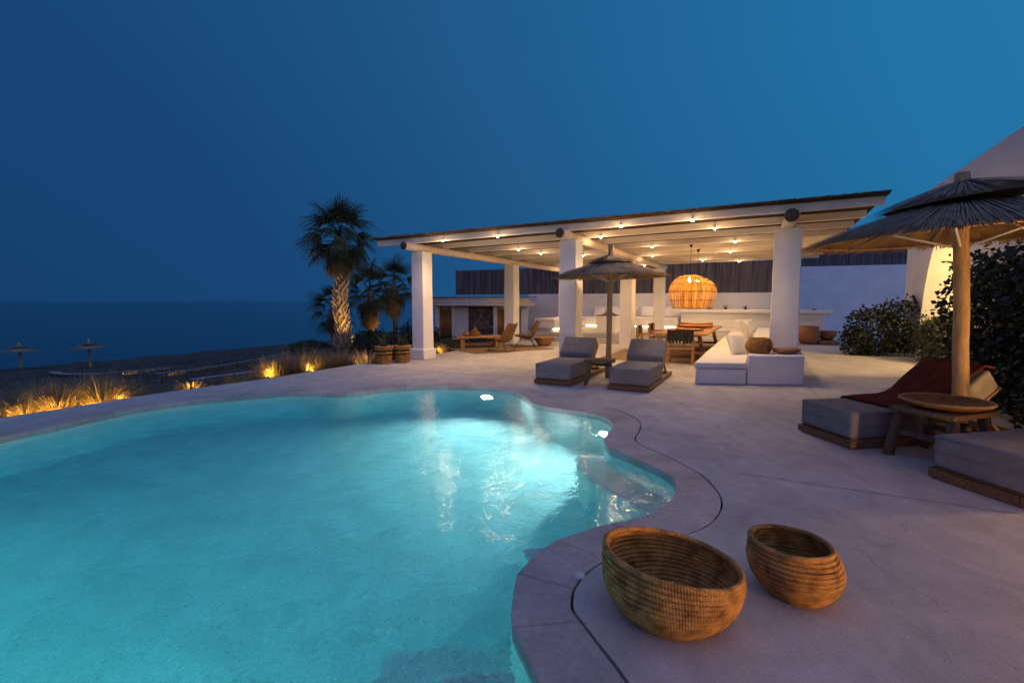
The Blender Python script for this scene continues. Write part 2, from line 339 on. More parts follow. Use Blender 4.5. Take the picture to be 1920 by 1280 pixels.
# pool rim, seen from above, and the back of its coping (given where the photograph shows the joint)
RIM = [((-5.55,4.2),None),((-5.44,5.14),None),((-5.30,5.65),None),((-5.12,6.45),None),((-4.72,7.03),None),((-4.1,7.45),None),((-3.4,7.74),None),((-2.60,7.66),None),
 ((-2.16,8.03),None),((-1.66,8.25),None),((-.97,8.32),None),((-.48,8.25),None),((-.13,8.04),None),((.08,7.72),None),((.2,7.35),None),((.30,6.92),(.62,7.2)),((.47,6.68),(.85,6.95)),((.77,6.48),(1.1,6.8)),((1.04,6.27),(1.34,6.55)),
 ((1.18,5.98),(1.50,6.15)),((1.18,5.68),(1.52,5.78)),((1.08,5.37),(1.42,5.42)),((.97,5.12),(1.30,5.14)),((.95,4.94),(1.28,4.98)),((.97,4.76),(1.31,4.82)),((1.09,4.52),(1.42,4.56)),((1.23,4.24),(1.52,4.26)),
 ((1.31,4.0),(1.57,4.04)),((1.29,3.79),(1.57,3.76)),((1.21,3.58),(1.53,3.52)),((1.06,3.37),(1.40,3.25)),((.83,3.19),(1.18,3.02)),((.51,3.06),(.76,2.80)),((.27,2.89),(.53,2.66)),((.12,2.73),(.40,2.53)),((.04,2.55),(.32,2.40)),
 ((0,2.40),(.29,2.31)),((-.02,2.19),(.28,2.21)),((.01,2.06),(.315,2.10)),((.05,1.93),(.36,1.97)),((.11,1.76),(.42,1.80)),((.17,1.5),(.5,1.5)),((.14,1.25),(.48,1.1)),((-.15,.95),(.1,.68)),((-.8,.72),None),((-2.4,.6),None),((-4.1,.8),None),((-5.15,1.6),None),((-5.55,2.9),None)]
INN = [p for p, q in RIM]
OUT = []
NR = len(RIM)
for i, (p, q) in enumerate(RIM):
    if q is None:
        a, b = Vector(RIM[i-1][0]), Vector(RIM[(i+1) % NR][0]); d = (b-a).normalized()
        q = (p[0] - d.y*.36, p[1] + d.x*.36)
    OUT.append(q)
PER = 5
inn, out = catmull(INN, PER), catmull(OUT, PER)
NP = len(inn)
def inset(P, d):
    r = []
    for i in range(len(P)):
        a, b = Vector(P[i-1]), Vector(P[(i+1) % len(P)]); t = (b-a)
        t = t.normalized() if t.length > 1e-6 else Vector((1, 0)); r.append((P[i][0] - t.y*d, P[i][1] + t.x*d))
    return r
def fill(loops, z, name, material, skirt=None):
    bm = bmesh.new(); es = []; lv = []
    for L in loops:
        vs = [bm.verts.new((x, y, z)) for x, y in L]; lv.append(vs)
        es += [bm.edges.new((vs[i], vs[(i+1) % len(vs)])) for i in range(len(vs))]
    bmesh.ops.triangle_fill(bm, use_beauty=True, use_dissolve=False, edges=es)
    for f in bm.faces:
        if f.normal.z < 0: f.normal_flip()
    if skirt:
        for vs, h in zip(lv, skirt):
            if h:
                lo = [bm.verts.new((v.co.x, v.co.y, z-h)) for v in vs]
                for i in range(len(vs)): bm.faces.new((vs[i], vs[(i+1) % len(vs)], lo[(i+1) % len(vs)], lo[i]))
    me = bpy.data.meshes.new(name); bm.to_mesh(me); bm.free(); me.materials.append(material)
    o = bpy.data.objects.new(name, me); COL.objects.link(o); return o
hole = []
for i, (x, y) in enumerate(out):
    a, b = Vector(out[i-1]), Vector(out[(i+1) % NP]); t = (b-a).normalized()
    k = i/PER
    gap = .013*(1+.5*noise.noise(Vector((x*4, y*4, 0)))) if 18 < k < 43 else .003
    hole.append((x - t.y*gap, y + t.x*gap))
DECK = [(-6.42,5.9),(-5.95,6.85),(-5.60,7.62),(-4.70,8.97),(-4.13,10.1),(-3.56,11.3),(-3.16,11.36),(-2.72,12.35),(-1.95,13.75),(-1.35,15.2),(-.9,17.2),(.2,20.5),(2,24.0),(5,26),(13,26),(26,22),(26,-8),(-8.6,-8),(-8.2,2.4)]
deck = tag(fill([DECK, hole], 0, 'deck', K['concrete'], (.4, .03)), kind='structure')
# dark bed under the coping joints, seen only in the gaps
mb = MB(); mb.add([(x, y, -.03) for P in (inset(hole, .05), inset(inn, .04)) for x, y in P], [(i, (i+1) % NP, NP+(i+1) % NP, NP+i) for i in range(NP)])
coping = tag(mb.build('pool_coping', K['bed'], fixn=False), kind='structure')
# saw-cut joints in the slab
for p0, p1, w in ((AB(-4.15,-1.75), AB(-.9,-1.72), .016), (AB(-.75,-1.6), AB(-.2,-1.6), .016), ((5.02,8.28), (4.0,5.9), .007), ((1.9,4.05), (3.9,3.0), .006), ((-3.35,10.55), (-2.1,10.0), .01)):
    p0, p1 = Vector(p0).to_2d(), Vector(p1).to_2d(); d = (p1-p0).normalized(); m = Vector((-d.y, d.x))*w/2
    mb = MB(); N = 8; vs = []
    for i in range(N+1):
        q = p0.lerp(p1, i/N) + m.normalized()*.006*noise.noise(Vector((i*1.7, p0.x, 3))); vs += [(q.x-m.x, q.y-m.y, .004), (q.x+m.x, q.y+m.y, .004)]
    mb.add(vs, [(2*i, 2*i+2, 2*i+3, 2*i+1) for i in range(N)]); mb.build('joint', K['bed'], deck, fixn=False)
# coping stones
def seglen(i): return (Vector(inn[(i+1) % NP]) - Vector(inn[i])).length
cuts = [0]; acc = 0
for i in range(NP):
    acc += seglen(i); k = i/PER
    if acc > (.42 if 31 < k < 44 else .62) and i < NP-3: cuts.append(i+1); acc = 0
cuts.append(NP)
def lerp2(p, q, t): return (p[0]+(q[0]-p[0])*t, p[1]+(q[1]-p[1])*t)
for c0, c1 in zip(cuts, cuts[1:]):
    g = .0022; ii, oo = [], []
    idx = list(range(c0, c1+1))
    for j, i in enumerate(idx):
        a, b = inn[i % NP], out[i % NP]
        if j == 0: L = max(seglen(i % NP), .01); a, b = lerp2(a, inn[(i+1) % NP], g/L), lerp2(b, out[(i+1) % NP], g/L)
        if j == len(idx)-1: L = max(seglen((i-1) % NP), .01); a, b = lerp2(a, inn[(i-1) % NP], g/L), lerp2(b, out[(i-1) % NP], g/L)
        ii.append(a); oo.append(b)
    if 31*PER < c0 < 43*PER: ii = [ii[0]] + [lerp2(p, lerp2(ii[0], ii[-1], k/(len(ii)-1)), .6) for k, p in enumerate(ii)][1:-1] + [ii[-1]]   # hand-cut, nearly straight faces
    mb = MB(); n = len(ii); zt = rnd.uniform(-.001, .002)
    vs = [(x, y, z) for z in (-.10, zt) for P in (ii, oo) for x, y in P]
    fs = []
    for k in range(n-1):
        fs += [(k, k+1, n+k+1, n+k), (2*n+k, 3*n+k, 3*n+k+1, 2*n+k+1), (k, 2*n+k, 2*n+k+1, k+1), (n+k, n+k+1, 3*n+k+1, 3*n+k)]
    fs += [(0, n, 3*n, 2*n), (n-1, 3*n-1, 4*n-1, 2*n-1)]
    mb.add(vs, fs); o = mb.build('coping_stone', K['coping'], coping, bevel=.004, seg=1)
# basin
ZF = -1.42
mb = MB(); wall = inset(inn, .016); cove = inset(inn, -.10)
vs = [(x, y, z) for P, z in ((wall, -.03), (wall, -.5), (wall, ZF+.10), (inset(inn, -.03), ZF+.03), (cove, ZF)) for x, y in P]
mb.add(vs, [(r*NP+i, r*NP+(i+1) % NP, (r+1)*NP+(i+1) % NP, (r+1)*NP+i) for r in range(4) for i in range(NP)], True)
basin = tag(mb.build('pool_basin', K['pool'], fixn=False), kind='structure')
o = fill([cove], ZF, 'pool_floor', K['pool']); o.parent = basin
# underwater seat and steps
mb = MB(); seat = [(.70,5.22),(.66,4.95),(.73,4.58),(.86,4.26),(1.0,4.04),(1.06,3.84),(1.02,3.66),(.92,3.52),(1.05,3.30),(1.28,3.50),(1.37,3.8),(1.40,4.02),(1.30,4.3),(1.14,4.6),(1.03,4.85),(1.03,5.05),(1.06,5.2)]
mb.prism(seat, ZF-.02, -.55); mb.build('pool_seat', K['pool'], basin, bevel=.015)
mb = MB(); mb.prism([(-.66,2.56),(.03,2.60),(.10,1.4),(.05,1.0),(-.72,.9),(-.70,2.46)], ZF-.02, -.78); mb.build('pool_step', K['pool'], basin, bevel=.012)
mb = MB(); mb.prism([(-.31,2.15),(.04,2.17),(.12,1.4),(.05,1.0),(-.34,.95)], ZF-.02, -.42); mb.build('pool_step', K['pool'], basin, bevel=.012)
mb = MB(); mb.prism([(.06,3.14),(.10,2.98),(.20,2.80),(.40,2.99),(.52,3.10),(.34,3.24)], ZF-.02, -.34); mb.build('pool_ledge', K['pool'], basin, bevel=.012)
mb = MB(); wo = inset(inn, .03)
bmw = bmesh.new(); top = [bmw.verts.new((x, y, -.06)) for x, y in wo]; bot = [bmw.verts.new((x, y, ZF-.2)) for x, y in wo]
bmesh.ops.triangle_fill(bmw, use_beauty=True, edges=[bmw.edges.new((top[i], top[(i+1) % NP])) for i in range(NP)])
bmesh.ops.triangle_fill(bmw, use_beauty=True, edges=[bmw.edges.new((bot[i], bot[(i+1) % NP])) for i in range(NP)])
for i in range(NP): bmw.faces.new((top[i], top[(i+1) % NP], bot[(i+1) % NP], bot[i]))
bmesh.ops.recalc_face_normals(bmw, faces=bmw.faces[:])
me = bpy.data.meshes.new('pool_water'); bmw.to_mesh(me); bmw.free(); me.materials.append(K['water'])
tag(obj('pool_water', me), kind='structure')

def pool_lamp(x, y, z, nx, ny, w, label, color=COOL, spread=165):
    rz = math.atan2(ny, nx) - math.pi/2           # local +y looks into the pool
    t = thing('pool_lamp', label, 'pool light', (x, y, z), rz, 'underwater lamps in the pool wall')
    M = Matrix.Rotation(-math.pi/2, 4, 'X')
    MB().lathe([(.105,-.03),(.105,.012),(.085,.02),(.085,.012)], 24, M).build('bezel', K['metal_white'], t)
    MB().lathe([(0,.016),(.084,.016)], 24, M).build('lens', K['glow_pool'], t)
    light('pool_light', 'AREA', t, (0, .035, 0), w, color, (R(90), 0, 0), shape='DISK', size=.17, spread=R(spread))
pool_lamp(-.42, 8.205, -.52, -.22, -1, 66, 'lit round underwater lamp in the far pool wall below the terrace', COOL, 122)
pool_lamp(1.165, 5.99, -.52, -.95, -.35, 50, 'lit round underwater lamp in the pool wall bulge beside the loungers')
pool_lamp(-2.6, .72, -.22, .25, 1, 32, 'added underwater lamp, out of view in the near pool wall', (.30, 1.0, .92))  # unseen lamp added to brighten the pool, tinted for turquoise water
pool_lamp(-5.48, 2.6, -.40, 1, .1, 24, 'added underwater lamp, out of view in the seaward pool wall', (.30, 1.0, .92))  # another unseen lamp, added to even out the pool light

# white cap on the skimmer
mb = MB(); mb.lathe([(0,.012),(.020,.012),(.027,.008),(.030,0)], 20)
tag(mb.build('skimmer_cap', K['metal_white'], loc=(.355, 2.485, .002)), 'small round white cap on the coping joint beside the big basket', 'cap')

# ------------------------------------------------------------------ pergola
perg = thing('pergola', 'large open pergola with white pillars, log beams and reed roof', 'pergola', AB(0, 0), ROT)
TILT = .0118
def pz(a): return TILT*a
cols = {'L': (-3.92,.05,.36,2.66), 'M': (.04,0,.37,2.71), 'R': (4.05,.36,.43,2.745), 'L2': (-3.95,5.0,.37,2.665), 'M2': (.0,5.0,.36,2.71), 'R2': (4.12,5.0,.37,2.755), 'L3': (-3.95,9.9,.36,2.665), 'M3': (.02,9.85,.36,2.71), 'R3': (4.1,9.9,.36,2.755)}
for k, (a, b, w, h) in cols.items():
    z0 = .5 if k == 'R' else 0
    mb = MB(); N = 9; vs = []; fs = []; th = R(-4)
    for i in range(N):
        z = z0 + (h-z0)*i/(N-1); ww = w*(1.05 - .05*i/(N-1))/2 + .006*noise.noise(Vector((a, b, z*1.7)))
        for sx, sy in ((-1,-1),(1,-1),(1,1),(-1,1)):
            x, y = sx*ww + .006*noise.noise(Vector((a+sx, b+sy, z))), sy*ww
            vs.append((a + x*math.cos(th) - y*math.sin(th), b + x*math.sin(th) + y*math.cos(th), z))
    for i in range(N-1):
        for c in range(4): fs.append((i*4+c, i*4+(c+1) % 4, i*4+4+(c+1) % 4, i*4+4+c))
    fs += [(3,2,1,0), tuple((N-1)*4+c for c in range(4))]
    mb.add(vs, fs); o = mb.build('pillar', K['plaster'], perg, bevel=.012, seg=2)
    if k == 'L':
        m2 = MB(); m2.box(-.235,.235,-.235,.235,0,.26, Matrix.Translation((a,b,0)) @ Matrix.Rotation(th,4,'Z')); m2.build('plinth', K['plaster'], o, bevel=.02)
for key, a in (('L',-3.93), ('M',.02), ('R',4.06)):
    r = .10 if key != 'R' else .115
    h = {'L':2.66,'M':2.71,'R':2.745}[key]
    bs = [-.62 + 1.15*i for i in range(11)]
    mb = MB(); mb.tube([(a + .02*noise.noise(Vector((b, a, 2))), b if key != 'R' else b+.1, h + r*.92) for b in bs], [r*(1+.08*noise.noise(Vector((b*.9, a, 7)))) for b in bs], 14)
    bo = mb.build('beam', K['log'], perg)
    m2 = MB(); b0 = -.62 if key != 'R' else -.52
    m2.lathe([(0,.004),(r*.96,.004),(r*.99,-.01)], 14, Matrix.Translation((a, b0, h+r*.92)) @ Matrix.Rotation(math.pi/2, 4, 'X')); m2.build('log_end', K['logend'], bo)
RAFZ = 2.875
RAFS = [-.34 + 1.30*k for k in range(9)]
for k, b in enumerate(RAFS):
    a0, a1 = -4.98 + rnd.uniform(-.04, .04), 5.30 + rnd.uniform(-.05, .05)
    mb = MB(); N = 10; vs = []; fs = []
    for i in range(N+1):
        a = a0 + (a1-a0)*i/N; dz = pz(a) + .012*noise.noise(Vector((a*.5, b, 9))); db = .012*noise.noise(Vector((a*.4, b, 3)))
        for y, z in ((-.045,0),(.045,0),(.045,.135),(-.045,.135)): vs.append((a, b+y+db, RAFZ+z+dz))
    for i in range(N):
        for c in range(4): fs.append((i*4+c, i*4+(c+1) % 4, i*4+4+(c+1) % 4, i*4+4+c))
    fs += [(0,1,2,3), tuple(N*4+c for c in (3,2,1,0))]
    mb.add(vs, fs); mb.build('rafter', K['planks_white'], perg, bevel=.008, seg=1)
# reed roof: two layers of stalks laid across the rafters
mb = MB(); a = -5.05
while a < 5.36:
    r = rnd.uniform(.007, .011); b0, b1 = -.52 + rnd.uniform(-.05, .04), 10.25 + rnd.uniform(-.06, .06)
    z = RAFZ + .147 + pz(a) + rnd.uniform(0, .006); da = rnd.uniform(-.012, .012)
    mb.tube([(a, b0, z), (a+da, 4.8, z+rnd.uniform(-.004,.004)), (a, b1, z)], r, 4, True); a += r*1.9
o = mb.build('reed_roof', K['reed'], perg, fixn=False); tag(o, kind='stuff')
mb = MB(); a = -5.06
while a < 5.38:
    r = rnd.uniform(.009, .014); z = RAFZ + .174 + pz(a) + rnd.uniform(0, .007)
    mb.tube([(a, -.56 + rnd.uniform(-.02,.02), z), (a + rnd.uniform(-.02,.02), 10.3, z)], r, 4, True); a += r*1.8
tag(mb.build('reed_cover', K['reed_dark'], perg, fixn=False), kind='stuff')

# spotlights under the rafters
def spot(a, k, w=90):
    b = RAFS[k]; p = AB(a, b - .085, RAFZ + pz(a) + .02)
    t = thing('downlight', 'small lit spotlight clipped to a rafter of the pergola', 'spotlight', p, ROT, 'spotlights under the pergola roof')
    MB().lathe([(0,.03),(.020,.03),(.022,-.03),(.018,-.03)], 12).build('housing', K['metal_white'], t)
    MB().lathe([(0,-.058),(.012,-.054),(.019,-.042),(.021,-.028)], 12).build('lens', K['glow_warm'], t, fixn=False)
    light('spot_light', 'SPOT', t, (0, 0, -.10), w, WARM, spot_size=R(148), spot_blend=.8, shadow_soft_size=.03)
    light('added_spill_light', 'POINT', t, (0, -.05, -.30), 11, WARM, shadow_soft_size=.05)  # unseen point light floating below the lens, added to brighten the rafters
for a, k in ((-2.95,0),(-1.5,0),(1.2,0),(2.5,0),(-2.3,2),(-2.2,3),(.4,1),(2.76,1),(-1.36,4),(.5,5),(2.74,5),(-3.3,7),(-1.5,7),(-.6,8),(2.8,8),(1.7,7),(1.0,3),(3.0,3)): spot(a, k)

# wicker pendants over the table
def pendant(a, b, label):
    zb = 1.25
    t = thing('pendant_lamp', label, 'pendant lamp', AB(a, b, zb), ROT, 'wicker pendants over the dining table')
    prof = [(.45,0),(.49,.13),(.53,.29),(.548,.44),(.53,.57),(.475,.69),(.385,.79),(.27,.86),(.15,.895)]
    def pr(z):
        for (r0, z0), (r1, z1) in zip(prof, prof[1:]):
            if z <= z1: return r0 + (r1-r0)*(z-z0)/(z1-z0)
        return prof[-1][0]
    mb = MB(); n = 62
    for k in range(n):
        th = 2*math.pi*(k + rnd.uniform(-.3,.3))/n; tw = rnd.uniform(-.02, .02)
        vs = []; w = rnd.uniform(.008, .0125)
        for i, (r, z) in enumerate(prof):
            if i == len(prof)-1 and k % 2: break
            tt = th + tw*i*.4; rr = r + rnd.uniform(-.003, .003); hw = min(w, r*.05)
            e = Vector((-math.sin(tt), math.cos(tt), 0))*hw; p = Vector((rr*math.cos(tt), rr*math.sin(tt), z)); vs += [p-e, p+e]
        mb.add(vs, [(2*i, 2*i+1, 2*i+3, 2*i+2) for i in range(len(vs)//2-1)], True)
    tag(mb.build('shade_ribs', K['shade'], t, fixn=False), kind='stuff')
    mb = MB(); n = 16
    for k in range(n):
        th = 2*math.pi*(k+.5)/n; vs = []
        for r, z in prof[:-1]:
            rr = r*.965; e = Vector((-math.sin(th), math.cos(th), 0))*.011; p = Vector((rr*math.cos(th), rr*math.sin(th), z)); vs += [p-e, p+e]
        mb.add(vs, [(2*i, 2*i+1, 2*i+3, 2*i+2) for i in range(len(vs)//2-1)], True)
    tag(mb.build('inner_ribs', K['shade'], t, fixn=False), kind='stuff')
    for z in (.005, .22, .46, .66, .80, .89):
        r = pr(z) + .006; MB().tube([(r*math.cos(2*math.pi*k/40), r*math.sin(2*math.pi*k/40), z) for k in range(40)], .010, 6, closed=True).build('ring', K['wicker'], t)
    MB().lathe([(0,.84),(.03,.83),(.045,.79),(.048,.75),(.035,.71),(0,.695)], 14).build('bulb', K['glow_bulb'], t)
    MB().tube([(0,0,.84), (0,0,RAFZ-zb+pz(a)+.1)], .006, 6).build('cord', K['metal_dark'], t)
    MB().lathe([(0,.0),(.02,.0),(.065,.12),(.065,.15)], 16, Matrix.Translation((0,0,RAFZ-zb+pz(a)-.02))).build('ceiling_rose', K['metal_dark'], t)
    light('pendant_light', 'POINT', t, (0, 0, .60), 48, (1.0, .56, .17), shadow_soft_size=.05)
K['shade'] = mat('pendant_wicker', (.30,.14,.03), (.55,.30,.09), .7, 8, fine=.3, trans=.22)
pendant(1.9, 4.1, 'lit dome wicker pendant nearer the pergola front, over the dining table')
pendant(1.9, 5.65, 'lit dome wicker pendant behind the other one, over the dining table')

# ------------------------------------------------------------------ masonry: bench, planter, garden walls, raised lounge
def mason(name, label, cat, poly, z0, z1, bevel=.03, group=None, m=None):
    return tag(MB().prism([tuple(p)[:2] for p in poly], z0, z1).build(name, m or K['plaster'], bevel=bevel), label, cat, group)
def q(a, b): v = AB(a, b); return (v.x, v.y)
mason('bench_plinth', 'low white masonry seat base running along the dining table', 'bench', [(3.19,8.52),(4.05,8.44),q(3.47,9.6),q(2.68,9.6)], 0, .28)
mason('masonry_ledge', 'thick white masonry ledge behind the dining bench, basket on its end', 'ledge', [(4.055,8.43),(4.98,8.34),q(4.32,9.55),q(3.475,9.6)], 0, .52)
mason('back_bench', 'low white masonry seat base in front of the long planter', 'bench', [q(.3,9.62),q(3.46,9.62),q(3.46,10.68),q(.3,10.68)], 0, .28)
def cushion(name, label, a0, a1, b0, b1, z0, z1, group='white seat pads on the dining bench'):
    p = AB((a0+a1)/2, (b0+b1)/2, z0); t = MB(); t.box(-(a1-a0)/2,(a1-a0)/2,-(b1-b0)/2,(b1-b0)/2,0,z1-z0)
    return tag(t.build(name, K['cushion'], bevel=.028, seg=3, loc=p, rot=(0,0,ROT)), label, 'cushion', group)
mb = MB(); mb.prism([(3.16,8.50),(4.02,8.42),q(3.45,1.6),q(2.64,1.6)], .285, .385); tag(mb.build('seat_cushion', K['cushion'], bevel=.025, seg=3), 'white seat pad at the open end of the dining bench, beside the block with baskets', 'cushion', 'white seat pads on the dining bench')
cushion('seat_cushion', 'white seat pad in the middle of the dining bench', 2.64, 3.45, 1.63, 5.4, .285, .385)
cushion('seat_cushion', 'white seat pad of the dining bench running to the planter corner', 2.64, 3.45, 5.43, 9.55, .285, .385)
cushion('seat_cushion', 'white seat pad on the back bench in front of the planter', .35, 3.44, 9.66, 10.64, .285, .40)
def pillow(label, p, w, h, t, rot, m='cushion', group='scatter pillows on the dining bench'):
    mb = MB(); N = 12; vs = []; fs = []
    for sgn in (1, -1):
        for i in range(N+1):
            for j in range(N+1):
                u, v = 2*i/N-1, 2*j/N-1; e = (1-u**4)*(1-v**4)
                k = 1 - .06*(1-abs(u*v))*(1 if max(abs(u),abs(v)) > .0 else 0)*max(u*u, v*v)
                vs.append((u*w/2*k, v*h/2*k, sgn*t/2*max(e, 0)**.55*(1+.10*noise.noise(Vector((u*2, v*2, p[0]))))))
    M = (N+1)**2
    for s_ in range(2):
        for i in range(N):
            for j in range(N): fs.append(tuple(s_*M + x for x in (i*(N+1)+j, (i+1)*(N+1)+j, (i+1)*(N+1)+j+1, i*(N+1)+j+1)))
    mb.add(vs, fs, True); return tag(mb.build('pillow', K[m], loc=p, rot=rot), label, 'pillow', group)
def P3(a, b, z): return tuple(AB(a, b, z))
pillow('pale linen pillow leaning on the ledge near the block with baskets', P3(3.25,.95,.56), .50, .44, .17, (R(62), R(8), ROT+R(58)), 'pillow_stripe')
pillow('plain white pillow leaning behind the linen pillow on the dining bench', P3(3.27,1.45,.58), .52, .46, .16, (R(60), R(-8), ROT+R(70)))
pillow('wide white pillow lying back in the corner of the dining bench', P3(3.1,8.9,.60), .75, .5, .18, (R(62), 0, ROT+R(40)))
pillow('white pillow leaning against the ledge mid bench', P3(3.26,5.6,.60), .62, .5, .18, (R(70), R(4), ROT+R(85)))
pillow('white pillow leaning on the ledge beside the corner of the bench', P3(3.28,6.6,.60), .60, .5, .18, (R(68), R(-3), ROT+R(95)))

# planter wall with aloes
pl = thing('planter', 'long white masonry planter with overhanging cap behind the dining table', 'planter', AB(0,0), ROT)
MB().box(.72,5.6,10.70,11.30,0,1.0).build('planter_body', K['plaster'], pl, bevel=.02)
MB().box(.55,5.85,10.60,10.86,1.002,1.13).build('planter_cap', K['plaster'], pl, bevel=.015)
MB().box(.55,5.85,11.16,11.38,1.002,1.13).build('planter_cap', K['plaster'], pl, bevel=.015)
MB().box(.74,5.58,10.862,11.158,1.0,1.08).build('planter_soil', K['soil'], pl)
def aloe(a, h, n, sp):
    p = AB(a, 10.99, 1.075); mb = MB()
    for k in range(n):
        th = rnd.uniform(0, 6.28); L = h*rnd.uniform(.6, 1.1); lean = rnd.uniform(.1, sp); d = Vector((math.cos(th), math.sin(th), 0)); e = Vector((-d.y, d.x, 0)); vs = []
        for i in range(5):
            t = i/4; c = d*(L*lean*t**1.3) + Vector((0,0,L*(1-.45*lean)*t)); w = .030*(1-t)**.7+.002
            vs += [c-e*w, c+Vector((0,0,-.4*w))+d*w*.5, c+e*w]
        mb.add(vs, [(3*i, 3*i+1, 3*i+4, 3*i+3) for i in range(4)] + [(3*i+1, 3*i+2, 3*i+5, 3*i+4) for i in range(4)], True)
    tag(mb.build('aloe_plant', K['agave'], loc=p, fixn=False), 'small spiky aloe growing in the white planter', 'plant', 'aloes in the long planter')
for a, h, n, sp in ((1.25,.16,8,1.2),(1.75,.22,9,1.1),(2.35,.30,9,1.0),(3.05,.30,8,.9),(3.4,.16,7,1.3),(3.95,.20,9,1.3),(4.45,.45,9,1.0),(5.3,.18,8,1.3)): aloe(a, h, n, sp)

def reed_fence(name, label, x0, y0, x1, y1, z0, z1):
    p0, p1 = Vector((x0, y0)), Vector((x1, y1)); L = (p1-p0).length; d = (p1-p0).normalized()
    t = thing(name, label, 'fence', (p0.x, p0.y, z0), math.atan2(d.y, d.x)); mb = MB(); x = 0
    while x < L:
        r = rnd.uniform(.007, .012); y = rnd.uniform(-.012, .012)
        mb.tube([(x, y, 0), (x + rnd.uniform(-.015,.015), y + rnd.uniform(-.01,.01), z1-z0 + rnd.uniform(-.04,.02))], r, 3, False); x += r*1.7
    tag(mb.build('reed_panel', K['reed_dark'], t, fixn=False), kind='stuff')
    for z in (.18, .55, .9):
        MB().box(0, L, .016, .03, (z1-z0)*z, (z1-z0)*z+.025).build('rail', K['reed_dark'], t)
    MB().box(0, L, .031, .036, 0, (z1-z0)*.97).build('backing', K['reed_dark'], t)
c0, c1 = q(-10.6,12.0), q(7.9,12.0)
mason('garden_wall', 'low white garden wall behind the lounge, under a reed screen', 'wall', [q(-6.6,11.9),q(4.6,11.9),q(4.6,12.2),q(-6.6,12.2)], -.3, 1.79, .01)
reed_fence('reed_fence', 'weathered reed screen on top of the low white wall behind the pergola', *q(-10.9,12.05), *q(4.6,12.05), 1.79, 3.07)
mason('garden_wall', 'tall white wall between the pergola and the house', 'wall', [(12.0,23.4),(20.4,20.2),(20.5,20.5),(12.1,23.7)], -.3, 3.03, .01)
reed_fence('reed_fence', 'dark reed screen above the tall white wall beside the house', 12.05, 23.52, 20.4, 20.34, 3.03, 3.72)

# raised lounge
def step(name, poly, z0, z1): return tag(MB().prism(poly, z0, z1).build(name, K['concrete'], bevel=.012, seg=1), kind='structure')
step('lounge_step', [q(-4.3,6.55),q(.9,6.55),q(.9,11.88),q(-4.3,11.88)], 0, .15)
step('lounge_platform', [q(-4.3,6.95),q(.65,6.95),q(.65,11.88),q(-4.3,11.88)], .152, .30)
def sofa(name, label, a0, a1, b0, b1, strip):
    t = thing(name, label, 'sofa', AB(0,0), ROT, 'built-in sofas of the raised lounge')
    MB().box(a0,a1,b0,b1,.42,.66).build('seat_slab', K['plaster'], t, bevel=.02)
    MB().box(a0+.12,a1-.12,b0+.14,b1-.05,.30,.42).build('recessed_base', K['plaster'], t)
    MB().box(*strip, .385, .405).build('light_strip', K['glow_strip'], t)
    MB().box(a0+.02,a1-.02,b0+.02,b1-.02,.662,.78).build('seat_pad', K['cushion'], t, bevel=.03, seg=3)
    return t
sofa('built_in_sofa', 'white built-in sofa along the open side of the raised lounge, lit beneath', -4.2, -3.3, 7.3, 10.75, (-3.42,-3.40,7.4,10.7))
sofa('built_in_sofa', 'white built-in sofa under the reed screen of the raised lounge, lit beneath', -4.2, .62, 10.8, 11.8, (-3.3,.5,10.93,10.95))
for i, a in enumerate((-2.9,-2.2,-1.55,-.75,-.1,.4)):
    pillow('white back pillow on the sofa under the reed screen', P3(a,11.55,1.0), .62, .46, .2, (R(72), R(rnd.uniform(-6,6)), ROT+R(rnd.uniform(-10,10))), group='pillows on the lounge sofa')
fp = thing('fire_table', 'white masonry cube table with slate lid in the raised lounge', 'table', AB(-1.3,7.55,.302), ROT)
MB().box(-.36,.36,-.36,.36,0,.62).build('table_body', K['plaster'], fp, bevel=.02)
MB().box(-.34,.34,-.34,.34,.622,.65).build('table_top', K['walnut'], fp)
MB().add([(-.24,-.24,.652),(.24,-.24,.652),(.24,.24,.652),(-.24,.24,.652),(0,0,.80)], [(0,1,4),(1,2,4),(2,3,4),(3,0,4),(3,2,1,0)]).build('lid', K['walnut'], fp)

# ------------------------------------------------------------------ dining table, chairs, bowls
tb = thing('dining_table', 'long teak dining table on splayed trestle legs under the wicker pendants', 'table', AB(1.93, 4.75), ROT)
for i in range(5):
    x0 = -.58 + i*.2325; MB().box(x0, x0+.229, -2.32+rnd.uniform(-.004,.004), 2.32, .62, .67).build('plank', K['teak'], tb, bevel=.004, seg=1)
for y in (-1.75, 1.75):
    for sx in (-1, 1): MB().bar((sx*.50, y, 0), (sx*.36, y, .618), .10, .07, (0,1,0)).build('leg', K['teak'], tb, bevel=.006, seg=1)
    MB().bar((-.46,y,.16),(.46,y,.16),.06,.07).build('stretcher', K['teak'], tb)
    MB().bar((-.42,y,.585),(.42,y,.585),.07,.06).build('cross_beam', K['teak'], tb)
MB().bar((0,-1.71,.5),(0,1.71,.5),.06,.08).build('rail', K['teak'], tb)
tag(MB().box(-1.5,1.5,-2.9,2.9,.002,.012).build('dining_rug', K['rug'], loc=AB(1.5,4.9), rot=(0,0,ROT)), 'flat brown jute rug under the dining table', 'rug')
